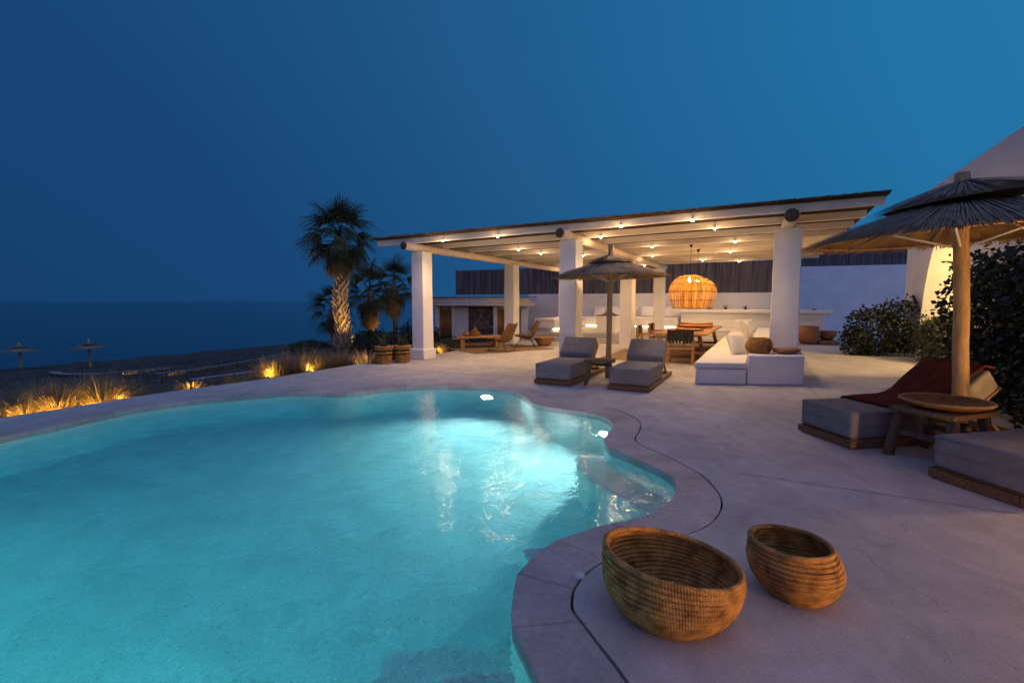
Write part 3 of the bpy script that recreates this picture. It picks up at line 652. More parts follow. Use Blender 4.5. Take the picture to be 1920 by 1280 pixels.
def bowl_boat(name, label, cat, p, rz, L, W, H, m, group=None):
    mb = MB(); N, Mq = 14, 8; vs = []; fs = []
    for lay, off in ((0,0.), (1,.02)):
        for i in range(N+1):
            u = 2*i/N-1
            for j in range(Mq+1):
                v = 2*j/Mq-1; w = W/2*max(1-abs(u)**3, .12)**.6
                z = H*(abs(v)**2.4*.8 + abs(u)**3*.35) + (0 if lay == 0 else off)
                vs.append((u*L/2*(1 if lay == 0 else .95), v*w*(1 if lay == 0 else .93), min(z, H*1.12) + .002))
    k = (N+1)*(Mq+1)
    for lay in (0, 1):
        for i in range(N):
            for j in range(Mq): fs.append(tuple(lay*k + x for x in (i*(Mq+1)+j, (i+1)*(Mq+1)+j, (i+1)*(Mq+1)+j+1, i*(Mq+1)+j+1)))
    for i in range(N):
        for j in (0, Mq): a = i*(Mq+1)+j; b = (i+1)*(Mq+1)+j; fs.append((a, b, k+b, k+a))
    mb.add(vs, fs, True); return tag(mb.build(name, m, loc=p, rot=(0,0,rz)), label, cat, group)
bowl_boat('dough_bowl', 'long carved wooden dough bowl in the middle of the dining table', 'bowl', AB(1.95,5.0,.672), ROT, .95, .42, .09, K['teak'], 'carved bowls on the dining table')
bowl_boat('dough_bowl', 'second carved wooden bowl behind the long one on the table', 'bowl', AB(1.9,5.75,.672), ROT+.2, .9, .4, .13, K['teak'], 'carved bowls on the dining table')
bowl_boat('dough_bowl', 'shallow carved bowl at the chair end of the dining table', 'bowl', AB(2.0,3.5,.672), ROT-.1, .7, .34, .06, K['teak'], 'carved bowls on the dining table')

def chair(label, p, rz):
    t = thing('dining_chair', label, 'chair', p, rz, 'woven leather chairs at the dining table')   # back on local -y
    for sx in (-1, 1):
        MB().bar((sx*.27,-.25,0),(sx*.27,-.27,.80),.04,.045,(0,1,0)).build('leg', K['teak'], t, bevel=.005, seg=1)
        MB().bar((sx*.27,.25,0),(sx*.27,.25,.56),.04,.045,(0,1,0)).build('leg', K['teak'], t, bevel=.005, seg=1)
        MB().bar((sx*.27,-.28,.58),(sx*.27,.30,.58),.05,.03).build('armrest', K['teak'], t, bevel=.005, seg=1)
        MB().bar((sx*.27,-.25,.10),(sx*.27,.25,.10),.03,.04).build('stretcher', K['teak'], t)
    MB().bar((-.27,-.265,.38),(.27,-.265,.38),.03,.04).build('seat_rail', K['teak'], t)
    MB().bar((-.27,.25,.40),(.27,.25,.40),.03,.04).build('seat_rail', K['teak'], t)
    MB().box(-.26,.26,-.26,.26,.395,.415).build('leather_seat', K['black_leather'], t, bevel=.006)
    for z in (.575,.625,.675,.725,.775): MB().box(-.285,.285,-.300,-.292,z-.023,z+.023).build('strap', K['black_leather'], t, bevel=.002, seg=1)
    for i in range(7): x = -.225+.075*i; MB().box(x-.026,x+.026,-.309,-.301,.50,.80).build('strap', K['black_leather'], t, bevel=.002, seg=1)
    return t
chair('black woven leather chair with its back turned, at the table end', AB(2.02,1.95), ROT+R(4))
chair('black woven leather chair tucked in along the table side facing the bench', AB(1.02,3.35), ROT-R(88))
chair('second black woven leather chair on the side facing the bench, towards the lounge', AB(1.02,4.9), ROT-R(92))

# things on the end block
def coil_basket(name, label, loc, prof, tilt, oval=1.0, rz=0, rc=.012, group=None, lean=(0,0), cat='basket'):
    """prof: list of (radius, height) of the coils from base to rim; tilt: how far the rim is tipped"""
    t = thing(name, label, cat, loc, rz, group)
    n = len(prof); H = prof[-1][1]
    mb = MB(); r0 = prof[0][0]; mb.lathe([(0,.004),(r0,.004),(r0*.98,.014),(0,.014)], 40, Matrix.Diagonal((1,oval,1,1))); mb.build('base', K['coil'], t)
    for i, (r, z) in enumerate(prof):
        k = (z/H)**1.5; pts = []
        for j in range(56):
            th = 2*math.pi*j/56; w = 1 + .012*noise.noise(Vector((math.cos(th)*2, math.sin(th)*2, i*.35)))
            x, y = r*w*math.cos(th), r*oval*w*math.sin(th)
            pts.append((x + lean[0]*k, y + lean[1]*k, rc + z + k*(tilt[0]*x/prof[-1][0] + tilt[1]*y/prof[-1][0]) + .0025*noise.noise(Vector((x*9, y*9, i)))))
        MB().tube(pts, rc*(1.0 if i < n-1 else 1.3), 8, closed=True).build('coil' if i < n-1 else 'rim', K['coil'], t, fixn=False)
    return t
def prof(rs, zs, n):
    P = list(zip(rs, zs)); L = [0]
    for a, b in zip(P, P[1:]): L.append(L[-1] + math.hypot(b[0]-a[0], b[1]-a[1]))
    o_ = []
    for i in range(n):
        d = L[-1]*i/(n-1); k = max(j for j in range(len(L)-1) if L[j] <= d + 1e-9); f = (d-L[k])/(L[k+1]-L[k])
        o_.append((P[k][0]+(P[k+1][0]-P[k][0])*f, P[k][1]+(P[k+1][1]-P[k][1])*f))
    return o_
coil_basket('coiled_basket', 'large open coiled straw basket standing on the concrete beside the pool', (.735,2.185,0), prof((.205,.262,.293,.305,.308,.302), (0,.055,.11,.16,.21,.255), 14), (-.046,-.008), .93, 0, .0118)
coil_basket('coiled_basket', 'small rounded coiled straw basket beside the large open one', (1.415,2.345,0), prof((.135,.178,.203,.208,.198,.182), (0,.05,.10,.15,.20,.24), 13), (-.008,.0), .95, 0, .011, lean=(-.035,.01))
coil_basket('coiled_basket', 'squat coiled basket on the end of the white bench ledge', (4.42,8.80,.522), prof((.165,.20,.215,.21,.19,.16), (0,.05,.10,.15,.20,.235), 12), (.01,0), 1, 0, .013)
bowl_boat('wooden_bowl', 'shallow wooden bowl in front of the pillar on the bench ledge', 'bowl', (4.83,8.63,.522), .1, .48, .30, .09, K['teak'])
mb = MB(); mb.lathe([(0,0),(.09,.005),(.125,.03),(.12,.055),(.07,.075),(0,.08)], 18, None, .2); tag(mb.build('round_loaf', K['pebble'], loc=(4.80,8.64,.535)), 'pale rounded stone lying in the wooden bowl on the ledge', 'stone')

# ------------------------------------------------------------------ seating corner: rug, low table, wicker chairs, wooden tub
tag(MB().box(-1.35,1.35,-1.1,1.1,.003,.014).build('lounge_rug', K['rug'], loc=(-.45,15.1,0), rot=(0,0,R(33))), 'square brown jute rug under the low table and wicker chairs', 'rug')
lt = thing('low_table', 'long low wooden table on the jute rug', 'table', (-1.05,15.35,0), R(18))
MB().box(-.75,.75,-.32,.32,.32,.37).build('table_top', K['teak'], lt, bevel=.006, seg=1)
for x in (-.55, .55): MB().box(x-.06,x+.06,-.24,.24,.014,.32).build('leg', K['teak'], lt)
MB().box(-.49,.49,-.03,.03,.08,.16).build('stretcher', K['teak'], lt)
coil_basket('lidded_basket', 'small lidded straw basket stack on the low table', (-1.15,15.35,.372), prof((.16,.17,.15,.10,.05,.02), (0,.05,.09,.14,.20,.25), 7), (0,0), 1, 0, .014)
tag(MB().lathe([(0,0),(.07,0),(.10,.06),(.09,.10),(.05,.13)], 14).build('clay_jug', K['terracotta'], loc=(-1.42,15.25,.372)), 'small clay jug beside the straw basket on the low table', 'jug')
def shell_chair(label, p, rz):
    t = thing('wicker_chair', label, 'chair', p, rz, 'wicker shell chairs on the rug')    # faces local +x
    pf = [(.36,.36),(.28,.345),(.14,.31),(0,.275),(-.10,.275),(-.18,.32),(-.26,.44),(-.34,.60),(-.40,.74),(-.43,.80)]
    mb = MB(); vs = []; fs = []; Mq = 10
    for lay in (0, 1):
        for i, (x, z) in enumerate(pf):
            w = .31*(1 - .25*abs(i-4.5)**2/20)
            for j in range(Mq+1):
                v = 2*j/Mq-1; curl = .10*abs(v)**3*(1 if i > 1 else .3)
                vs.append((x + curl*(.9 if i > 5 else .1) - (0 if lay == 0 else .012), v*w, z + curl*(.2 if i > 6 else .9) - (0 if lay == 0 else .016)))
    k = len(pf)*(Mq+1)
    for lay in (0, 1):
        for i in range(len(pf)-1):
            for j in range(Mq): fs.append(tuple(lay*k + x for x in (i*(Mq+1)+j, (i+1)*(Mq+1)+j, (i+1)*(Mq+1)+j+1, i*(Mq+1)+j+1)))
    mb.add(vs, fs, True); mb.build('shell', K['wicker'], t, fixn=False)
    rim = [vs[i*(Mq+1)] for i in range(len(pf))] + [vs[(len(pf)-1)*(Mq+1)+j] for j in range(Mq+1)] + [vs[i*(Mq+1)+Mq] for i in range(len(pf)-1, -1, -1)] + [vs[j] for j in range(Mq, -1, -1)]
    MB().tube(rim, .014, 6, closed=False).build('rim', K['wicker'], t)
    for sx in (.30, -.24):
        for sy in (-1, 1): MB().tube([(sx*.5, sy*.16, .29), (sx*1.15, sy*.27, .016)], .008, 6).build('leg', K['metal_dark'], t)
        MB().tube([(sx*1.15,-.27,.02),(sx*1.15,.27,.02)], .008, 6).build('runner', K['metal_dark'], t)
    return t
shell_chair('wicker shell chair on wire legs nearest the terrace edge, facing the low table', (-.28,14.15,0), R(152))
shell_chair('wicker shell chair on wire legs beside the wooden tub', (.45,15.55,0), R(182))
mb = MB()
for sgn in (0, 1):
    pass
tubp = [(.14,.0),(.20,.02),(.28,.12),(.36,.26),(.375,.275),(.35,.27),(.26,.13),(.18,.05),(0,.045)]
tag(mb.lathe(tubp, 6).build('wooden_tub', K['teak'], loc=(1.05,16.0,.002), rot=(0,0,.3)), 'faceted wooden tub on the floor behind the wicker chair', 'tub')

# bar hut at the back left
hut = thing('bar_hut', 'small bar hut with white piers, bamboo doors, rubble stone panel and log roof', 'hut', (-3.45,23.0,-.32), R(-6))
def hx(px): return (px-816)*.0249
def slab(name, p0, p1, y0, y1, z0, z1, m, b=.01): return MB().box(hx(p0), hx(p1), y0, y1, z0, z1).build(name, K[m], hut, bevel=b, seg=1)
for p0, p1 in ((812,819),(843,850),(921,928),(972,984)): slab('pier', p0, p1, -.12, .5, 0, 1.55, 'plaster')
slab('white_panel', 850, 874, .02, .2, 0, 1.5, 'plaster'); slab('stone_panel', 874, 921, .0, .25, 0, 1.5, 'stone')
slab('back_panel', 812, 984, .52, .6, 0, 1.55, 'plaster')
for p0, p1 in ((819.6,842.4),(928.6,952)):
    d = slab('bamboo_door', p0, p1, .10, .14, .12, 1.36, 'bamboo'); mb = MB(); x = hx(p0)
    while x < hx(p1): mb.tube([(x+.02,.095,.12),(x+.02,.095,1.36)], .018, 6); x += .038
    tag(mb.build('canes', K['bamboo'], d), kind='stuff')
for i in range(7):
    y = -.45 + i*.17; MB().tube([(-.45+rnd.uniform(-.15,.1),y,1.62+rnd.uniform(-.01,.01)),(hx(995)+rnd.uniform(-.3,.2),y,1.64)], .065, 10).build('roof_log', K['log'], hut)
for k, z in enumerate((1.60,1.73,1.86)): MB().tube([(-.5+.1*k,-.56+.03*k,z),(1.7,-.55+.03*k,z+.012),(hx(998)-.15*k,-.56+.03*k,z)], [.07,.075,.066], 10).build('roof_log', K['log'], hut)
MB().box(-.6,hx(1000),-.62,.8,1.94,1.965).build('roof_mat', K['reed_dark'], hut)

# pots with plants by the front left pillar
def wicker_pot(label, p, s):
    t = thing('wicker_planter', label, 'planter', p, 0, 'wicker planters by the pillar')
    n = 9
    for i in range(n):
        z = .03 + .36*i/(n-1); r = (.155 + .045*i/(n-1))*s
        if i in (4, 6): continue
        MB().tube([(r*math.cos(2*math.pi*k/28), r*math.sin(2*math.pi*k/28), z) for k in range(28)], .026, 7, closed=True).build('band', K['coil'], t, fixn=False)
    MB().lathe([(0,.02),(.13*s,.02),(.17*s,.39),(.16*s,.36),(0,.36)], 20).build('liner', K['wicker'], t)
    mb = MB()
    for k in range(26):
        th = rnd.uniform(0,6.28); r = .16*s*(.94+.0); z0 = .20; mb.bar((r*math.cos(2*math.pi*k/26)*1.12, r*math.sin(2*math.pi*k/26)*1.12, .17), (r*math.cos(2*math.pi*k/26)*1.16, r*math.sin(2*math.pi*k/26)*1.16, .31), .012, .012)
    mb.build('lattice', K['wicker'], t)
    return t
def blade(mb, base, d, L, w, droop, n=5, lift=1.0):
    e = Vector((-d.y, d.x, 0)); vs = []
    for i in range(n):
        t = i/(n-1); c = base + d*(L*droop*t**1.6) + Vector((0,0,L*lift*(t - .55*droop*t*t)))
        ww = w*(1-t)**.6 + .0006; vs += [c-e*ww, c+e*ww]
    mb.add(vs, [(2*i, 2*i+1, 2*i+3, 2*i+2) for i in range(n-1)], True)
def tuft(name, label, p, h, r, n, m, group, droop=(.2,1.0), w=.004, cat='grass'):
    t = thing(name, label, cat, p, 0, group); mb = MB()
    for k in range(n):
        th = rnd.uniform(0, 6.28); rr = r*.35*math.sqrt(rnd.random()); d = Vector((math.cos(th), math.sin(th), 0))
        blade(mb, d*rr + Vector((0,0,-.05)), d, h*rnd.uniform(.6,1.15), w*rnd.uniform(.7,1.4), rnd.uniform(*droop), 5)
    mb.build('blades', m, t, fixn=False)
    return t
def leafy(mb, c, rad, n, s, flat=1.0, seed=0, shell=.55):
    """leaf-sized folded faces through the volume of a lumpy ellipsoid"""
    k = 0
    while k < n:
        v = Vector((rnd.gauss(0,1), rnd.gauss(0,1), rnd.gauss(0,1))).normalized()
        lump = 1 + .32*noise.noise(v*2.1 + Vector((seed, 0, 0))) + .16*noise.noise(v*5 + Vector((0, seed, 0)))
        rr = (shell + (1-shell)*rnd.random()**.5)*lump*rnd.choice((1,1,1,1.04,.9))
        p = Vector((c[0]+v.x*rad[0]*rr, c[1]+v.y*rad[1]*rr, c[2]+v.z*rad[2]*rr))
        if p.z < .02: k += 1; continue
        a = Vector((rnd.gauss(0,1), rnd.gauss(0,1), rnd.gauss(0,.7))).normalized(); a = (a + v*.5).normalized(); b = a.cross(Vector((rnd.gauss(0,1), rnd.gauss(0,1), rnd.gauss(0,1)))).normalized()
        L = s*rnd.uniform(.6, 1.35); w = L*.38
        mb.add([p, p+a*L*.5+b*w, p+a*L, p+a*L*.5-b*w], [(0,1,2),(0,2,3)]); k += 1
def shrub(name, label, p, lumps, n, s, m, group=None, cat='shrub', stems=6):
    t = thing(name, label, cat, p, 0, group); mb = MB()
    tot = sum(l[1][0]*l[1][2] for l in lumps)
    for i, (c, rad) in enumerate(lumps): leafy(mb, c, rad, int(n*rad[0]*rad[2]/tot), s, seed=i*3.7+p[0])
    mb.build('foliage', m, t, fixn=False); mb = MB()
    for c, rad in lumps:
        for k in range(stems):
            th = rnd.uniform(0,6.28); e = Vector((c[0]+rad[0]*.7*math.cos(th), c[1]+rad[1]*.7*math.sin(th), c[2]+rad[2]*rnd.uniform(.2,.8)))
            b0 = Vector((c[0]*.8, c[1]*.8, 0)); mid = b0.lerp(e, .5) + Vector((rnd.uniform(-.1,.1), rnd.uniform(-.1,.1), .1)); mb.tube([b0, mid, e], [.02,.013,.005], 5)
    mb.build('stems', K['bark'], t, fixn=False); return t
for i, (p, lab) in enumerate((((-2.98,11.42,.0),'wicker planter standing at the corner of the terrace'), ((-2.60,11.62,.0),'wicker planter standing against the front left pillar'))):
    t = wicker_pot(lab, p, 1.0)
    mb = MB()
    for k in range(60):
        th = rnd.uniform(0,6.28); d = Vector((math.cos(th), math.sin(th), 0)); blade(mb, d*rnd.uniform(0,.1)+Vector((0,0,.35)), d, rnd.uniform(.2,.5), .007, rnd.uniform(.1,.6), 4)
    pt = mb.build('potted_plant', K['leaf_grey'], loc=p, fixn=False); tag(pt, ['spiky grey-green plant in the planter at the terrace corner', 'spiky grey-green plant in the planter against the pillar'][i], 'plant')
def pot(name, label, p, pf, n=22):
    return tag(MB().lathe(pf, n).build(name, K['terracotta'], loc=p), label, 'pot', 'terracotta pots by the planter')
pot('clay_jar', 'tall rounded terracotta jar at the end of the white planter', (10.0,16.6,0), [(0,.01),(.22,.01),(.32,.2),(.34,.42),(.29,.60),(.27,.62),(.25,.60),(.30,.42),(0,.1)])
pot('clay_bowl', 'wide terracotta bowl beside the tall jar', (10.72,16.75,.14), [(0,.0),(.17,.0),(.26,.14),(.30,.30),(.27,.30),(.2,.12),(0,.05)])
tag(MB().lathe([(0,0),(.36,0),(.40,.06),(.40,.13),(.34,.13),(0,.12)], 20).build('clay_saucer', K['terracotta'], loc=(10.62,16.65,0)), 'low terracotta saucer under the wide bowl beside the jar', 'saucer')

# ------------------------------------------------------------------ loungers, stools, parasols
def lounger(label, p, rz, group, L=2.1, seat=1.16, ang=43, back=.47, W=.68):
    t = thing('sun_lounger', label, 'lounger', p, rz, group)       # foot at x=0, head towards +x
    MB().box(0,L,-W/2,-W/2+.07,.012,.085).build('base_rail', K['wood_base'], t, bevel=.006, seg=1)
    MB().box(0,L,W/2-.07,W/2,.012,.085).build('base_rail', K['wood_base'], t, bevel=.006, seg=1)
    MB().box(.001,.07,-W/2+.071,W/2-.071,.012,.083).build('base_end', K['wood_base'], t); MB().box(L-.07,L-.001,-W/2+.071,W/2-.071,.012,.083).build('base_end', K['wood_base'], t)
    MB().box(.03,seat+.05,-W/2+.03,W/2-.03,.086,.10).build('slat_deck', K['wood_base'], t)
    MB().box(.015,seat,-W/2+.015,W/2-.015,.101,.365).build('seat_mattress', K['fabric'], t, bevel=.03, seg=3)
    def piping(z, x0, x1, y, M_=None):
        c = .03; P = []
        for cx, cy, a0 in ((x1-c, y-c, 0), (x0+c, y-c, 90), (x0+c, -y+c, 180), (x1-c, -y+c, 270)):
            for k in range(4): P.append(Vector((cx + c*math.cos(R(a0+30*k)), cy + c*math.sin(R(a0+30*k)), z)))
        MB().tube([M_ @ p for p in P] if M_ else P, .0055, 6, closed=True).build('piping', K['fabric'], t)
    piping(.348, .013, seat+.002, W/2-.013); piping(.118, .013, seat+.002, W/2-.013); piping(.233, .0125, seat+.0025, W/2-.0125)
    M = Matrix.Translation((seat+.012,0,.125)) @ Matrix.Rotation(-R(ang),4,'Y')
    h = .235
    MB().box(.0,back+.18,-W/2+.02,W/2-.02,0,.02,M).build('back_board', K['wood_frame'], t)
    # wedge-shaped back mattress: its lower end is cut vertical against the seat
    ca, sa = math.cos(R(ang)), math.sin(R(ang)); mb = MB(); w = W/2-.016
    pf = [(.03,.022),(back+.17,.022),(back+.17,.022+h),(.03+h*sa/ca*.0+.18,.022+h)]
    vs = [M @ Vector((x, y, z)) for y in (-w, w) for x, z in pf]
    mb.add(vs, [(0,1,2,3),(7,6,5,4),(0,4,5,1),(1,5,6,2),(2,6,7,3),(3,7,4,0)]); mb.build('back_mattress', K['fabric'], t, bevel=.028, seg=3)
    for sy in (-1, 1):
        e = M @ Vector((back*.72, sy*(W/2-.05), -.012)); MB().bar(e, (min(e.x+.34, L-.06), sy*(W/2-.05), .05), .035, .025).build('back_prop', K['wood_frame'], t)
    return t
lounger('grey padded lounger with raised back on the side of the middle pillar', (.685,8.42,0), math.atan2(.8895,.457), 'loungers under the small parasol')
lounger('grey padded lounger with raised back on the side of the white bench', (1.865,7.845,0), math.atan2(.8895,.457), 'loungers under the small parasol')
lounger('grey padded lounger with the rust throw, under the big parasol', (3.245,5.06,0), R(8.5), 'loungers under the big parasol', W=.72, ang=38, back=.52)
lounger('grey padded lounger without a throw, under the big parasol', (3.49,3.62,0), R(11), 'loungers under the big parasol', W=.70)
# throw over the second lounger pair's back
def throw():
    t = Matrix.Translation((3.245,5.06,0)) @ Matrix.Rotation(R(8.5),4,'Z')
    path = [(.52,.345),(.78,.345),(.98,.352),(1.08,.38),(1.16,.43),(1.30,.545),(1.44,.655),(1.55,.745),(1.64,.72)]
    mb = MB(); N = 22; vs = []; L = []
    P = []
    for i in range(len(path)-1):
        for k in range(4): P.append((path[i][0]+(path[i+1][0]-path[i][0])*k/4, path[i][1]+(path[i+1][1]-path[i][1])*k/4))
    P.append(path[-1]); n = len(P)
    for i, (x, z) in enumerate(P):
        for j in range(N+1):
            v = j/N; f = i/(n-1); y0 = -.33 + .30*(1-f)*.4; y = y0 + v*(.38 - y0) ; over = 0
            yy = min(y, .372); fold = .018*math.sin(v*17 + x*5) + .02*noise.noise(Vector((x*4, v*5, 3)))
            drop = max(0, y-.36)*3.0
            vs.append(t @ Vector((x + .03*noise.noise(Vector((v*3, f*2, 1))), yy, z + .035 + abs(fold) - drop)))
    mb.add(vs, [(i*(N+1)+j, (i+1)*(N+1)+j, (i+1)*(N+1)+j+1, i*(N+1)+j+1) for i in range(n-1) for j in range(N)], True)
    o = mb.build('throw_blanket', K['throw'], fixn=False); m = o.modifiers.new('s', 'SOLIDIFY'); m.thickness = .012
    tag(o, 'rust red throw draped over the raised back of the lounger', 'blanket')
throw()
def stool(name, label, p, rz, w, d, h, lw, m, apron=True):
    t = thing(name, label, 'stool', p, rz)
    MB().box(-w/2,w/2,-d/2,d/2,h-.045,h).build('seat', K[m], t, bevel=.008)
    for sx in (-1,1):
        for sy in (-1,1): MB().bar((sx*(w/2-.02),sy*(d/2-.0),0),(sx*(w/2-.10),sy*(d/2-.06),h-.046),lw,lw*.8,(0,1,0)).build('leg', K[m], t, bevel=.006, seg=1)
        MB().bar((sx*(w/2-.06),-d/2+.04,.22*h/.45),(sx*(w/2-.06),d/2-.04,.22*h/.45),.03,.05).build('stretcher', K[m], t)
    MB().bar((-w/2+.09,0,h-.10),(w/2-.09,0,h-.10),.04,.06).build('apron', K[m], t)
    return t
stool('wooden_stool', 'dark wooden stool used as a side table between the grey loungers', (1.53,8.50,0), ROT+R(14), .52, .34, .45, .055, 'stoolwood')
stool('side_table', 'low wooden side table with a round woven tray beside the big parasol', (3.92,4.43,0), R(20), .62, .52, .47, .085, 'stoolwood')
mb = MB(); tr = thing('woven_tray', 'round woven straw tray on the wooden side table', 'tray', (3.97,4.46,.472), .2)
MB().lathe([(0,.006),(.24,.008),(.30,.03),(.335,.062),(.325,.07),(.29,.045),(.23,.022),(0,.02)], 40).build('tray_body', K['wicker'], tr)
MB().tube([(.332*math.cos(2*math.pi*k/40),.332*math.sin(2*math.pi*k/40),.066) for k in range(40)], .013, 7, closed=True).build('rim', K['straw'], tr)

def parasol(name, label, p, lean, pole_top, rim_r, rim_z, apex_z, tier_r, tier_z, n, detail=True, group=None, old='straw_old', pr=.045, tilt=(0,0), ttilt=None):
    t = thing(name, label, 'parasol', p, 0, group); top = Vector((lean[0], lean[1], pole_top))
    N = 8; mb = MB(); mb.tube([top*(i/N) + Vector((.012*noise.noise(Vector((i*.8,p[0],1))), .012*noise.noise(Vector((i*.8,p[0],4))), 0)) for i in range(N+1)], [pr*(1.08-.12*i/N) for i in range(N+1)], 14); po = mb.build('pole', K['pole'], t)
    def ax(z): return Vector((lean[0]*z/pole_top, lean[1]*z/pole_top, 0))
    tl = [tilt]
    def surf(r, th, R1, z1, z0, sag=.25):
        f = r/R1; z = z0 + (z1-z0)*(f - sag*f*(1-f)); c = ax(z)
        return Vector((c.x + r*math.cos(th), c.y + r*math.sin(th), z + tl[0][0]*r*math.cos(th) + tl[0][1]*r*math.sin(th)))
    def tier(nm, R1, z1, z0, cnt, m, r_in=.03, over=.12, thick=.012, lift=.0):
        mb = MB()
        for k in range(cnt):
            th = 2*math.pi*(k + rnd.uniform(-.5,.5))/cnt; a0 = r_in if k % 2 == 0 else R1*rnd.uniform(.25,.5); e1 = R1*(1 + rnd.uniform(-over*.3, over*.55)); tw = rnd.uniform(-.05,.05); dz = rnd.uniform(0, thick) + lift
            vs = []; S_ = 5
            for i in range(S_):
                f = i/(S_-1); r = a0 + (e1-a0)*f; q_ = surf(r, th + tw*f, R1, z1, z0) + Vector((0,0,dz + rnd.uniform(-.003,.003)))
                w = max(.0035, r*math.pi/cnt*1.3)*(1 if f < .9 else .6); e = Vector((-math.sin(th), math.cos(th), 0))*w
                vs += [q_-e, q_+e]
            mb.add(vs, [(2*i, 2*i+1, 2*i+3, 2*i+2) for i in range(S_-1)])
        return tag(mb.build(nm, m, t, fixn=False), kind='stuff')
    def cone(nm, R1, z1, z0, m, dz):
        mb = MB(); na = 48; vs = []
        rr = [.02, .2*R1, .4*R1, .6*R1, .8*R1, .965*R1]
        for r in rr:
            for k in range(na): vs.append(surf(r*(1 if r < .9*R1 else 1+.015*noise.noise(Vector((k*.9,1,1)))), 2*math.pi*k/na, R1, z1, z0) + Vector((0,0,dz)))
        mb.add(vs, [(i*na+k, i*na+(k+1) % na, (i+1)*na+(k+1) % na, (i+1)*na+k) for i in range(len(rr)-1) for k in range(na)], True); return mb.build(nm, m, t, fixn=False)
    cone('thatch_core', rim_r, rim_z, apex_z, K['straw'], -.004)
    tier('thatch', rim_r, rim_z, apex_z, n, K[old], lift=.006, thick=.03)
    tier('thatch_underside', rim_r*1.01, rim_z, apex_z, int(n*.7), K['straw'], lift=-.022, thick=.014)
    tier('thatch_fringe', rim_r*1.03, rim_z-.01, apex_z, int(n*.6), K['straw'], r_in=rim_r*.82, over=.1, lift=-.014, thick=.03)
    z0t = tier_z + (apex_z-rim_z)*.72*tier_r/rim_r*1.25; tl[0] = ttilt or tilt
    cone('tier_core', tier_r, tier_z, z0t, K['straw'], 0)
    tier('top_thatch', tier_r*1.03, tier_z, z0t, int(n*.6), K[old], over=.22, thick=.05, lift=.01)
    tl[0] = tilt
    hoop = [surf(rim_r*.93, 2*math.pi*k/48, rim_r, rim_z, apex_z) + Vector((0,0,-.035)) for k in range(48)]
    if detail:
        MB().tube(hoop, .011, 6, closed=True).build('hoop', K['pole'], t)
        for k in range(8):
            th = 2*math.pi*(k+.35)/8; MB().tube([surf(.05, th, rim_r, rim_z, apex_z)+Vector((0,0,-.04)), surf(rim_r*.95, th, rim_r, rim_z, apex_z)+Vector((0,0,-.035))], .014, 6).build('rib', K['pole'], t)
        for k in range(4):
            th = 2*math.pi*(k+.48)/4; c = ax(rim_z-.02); MB().tube([Vector((c.x, c.y, rim_z-.10))+Vector((math.cos(th), math.sin(th), 0))*pr, surf(rim_r*.55, th, rim_r, rim_z, apex_z)+Vector((0,0,-.05))], .012, 6).build('strut', K['metal_white'], t)
    return t
parasol('thatched_parasol', 'weathered thatched parasol between the two loungers near the middle pillar', (1.82,9.28,0), (.02,.0), 2.50, 1.04, 1.905, 2.20, .43, 2.15, 760, pr=.05, tilt=(.012,0))
parasol('thatched_parasol', 'big thatched parasol on a leaning pole over the side table', (4.50,4.86,0), (-.17,.0), 2.67, 1.28, 2.07, 2.44, .63, 2.39, 1100, pr=.062, tilt=(.045,.0), ttilt=(.12,-.02))
mb = MB(); mb.lathe([(.10,0),(.10,.22),(.072,.24),(.072,.0)], 18); sl = tag(mb.build('parasol_sleeve', K['metal_dark'], loc=(4.49,4.86,0)), 'black metal ground sleeve clamped round the big parasol pole', 'sleeve')
MB().tube([(.09,-.03,.17),(.15,-.06,.17)], .022, 10).build('clamp_knob', K['metal_dark'], sl)
parasol('beach_parasol', 'distant thatched parasol on the beach with the wider canopy', (-32.0,31.9,-3.0), (0,0), 1.75, .92, 1.25, 1.5, .45, 1.48, 120, detail=False, group='parasols down on the beach', pr=.07)
parasol('beach_parasol', 'distant thatched parasol on the beach with the pointed top, nearer the terrace', (-26.6,30.9,-2.85), (0,0), 1.95, .92, 1.38, 1.6, .42, 1.62, 120, detail=False, group='parasols down on the beach', pr=.07)
# ------------------------------------------------------------------ house on the right, hedge, bushes
hs = thing('house', 'white house wall with a tall arch, running along the terrace behind the parasol', 'house', (11.1,14.0,0), math.atan2(-.8895,-.457))
# local x runs towards the camera along the wall, local y into the house
arch = [(3.4 + 1.75*math.cos(t), max(0, 3.2*math.sin(t))) for t in [math.pi*(1-i/20) for i in range(21)]]
outline = [(0,0)] + arch + [(18,0),(18,4.12),(0,4.12)]
def arch_wall(name, y0, y1, ol, m):
    bm = bmesh.new(); vs = [bm.verts.new((x, y0, z)) for x, z in ol]
    es = [bm.edges.new((vs[i], vs[(i+1) % len(vs)])) for i in range(len(vs))]; bmesh.ops.triangle_fill(bm, use_beauty=True, edges=es)
    f = bm.faces[:]; r = bmesh.ops.extrude_face_region(bm, geom=f); bmesh.ops.translate(bm, verts=[v for v in r['geom'] if isinstance(v, bmesh.types.BMVert)], vec=(0, y1-y0, 0))
    bmesh.ops.recalc_face_normals(bm, faces=bm.faces[:]); me = bpy.data.meshes.new(name); bm.to_mesh(me); bm.free(); me.materials.append(m); return obj(name, me, hs)
arch_wall('arch_wall', 0, .42, outline, K['plaster'])
MB().box(0,18,2.6,2.9,0,4.12).build('inner_wall', K['plaster'], hs)
MB().box(0,.42,.421,2.599,0,4.12).build('end_wall', K['plaster'], hs); MB().box(17.58,18,.421,2.599,0,4.12).build('end_wall', K['plaster'], hs)
MB().box(.0,18,0.0,2.9,4.121,4.17).build('flat_roof', K['plaster'], hs)
pl_ = thing('porch_lamp', 'lit round ceiling lamp inside the arch of the white house', 'lamp', hs.matrix_basis @ Vector((3.6,1.45,3.2)) if False else (0,0,0))
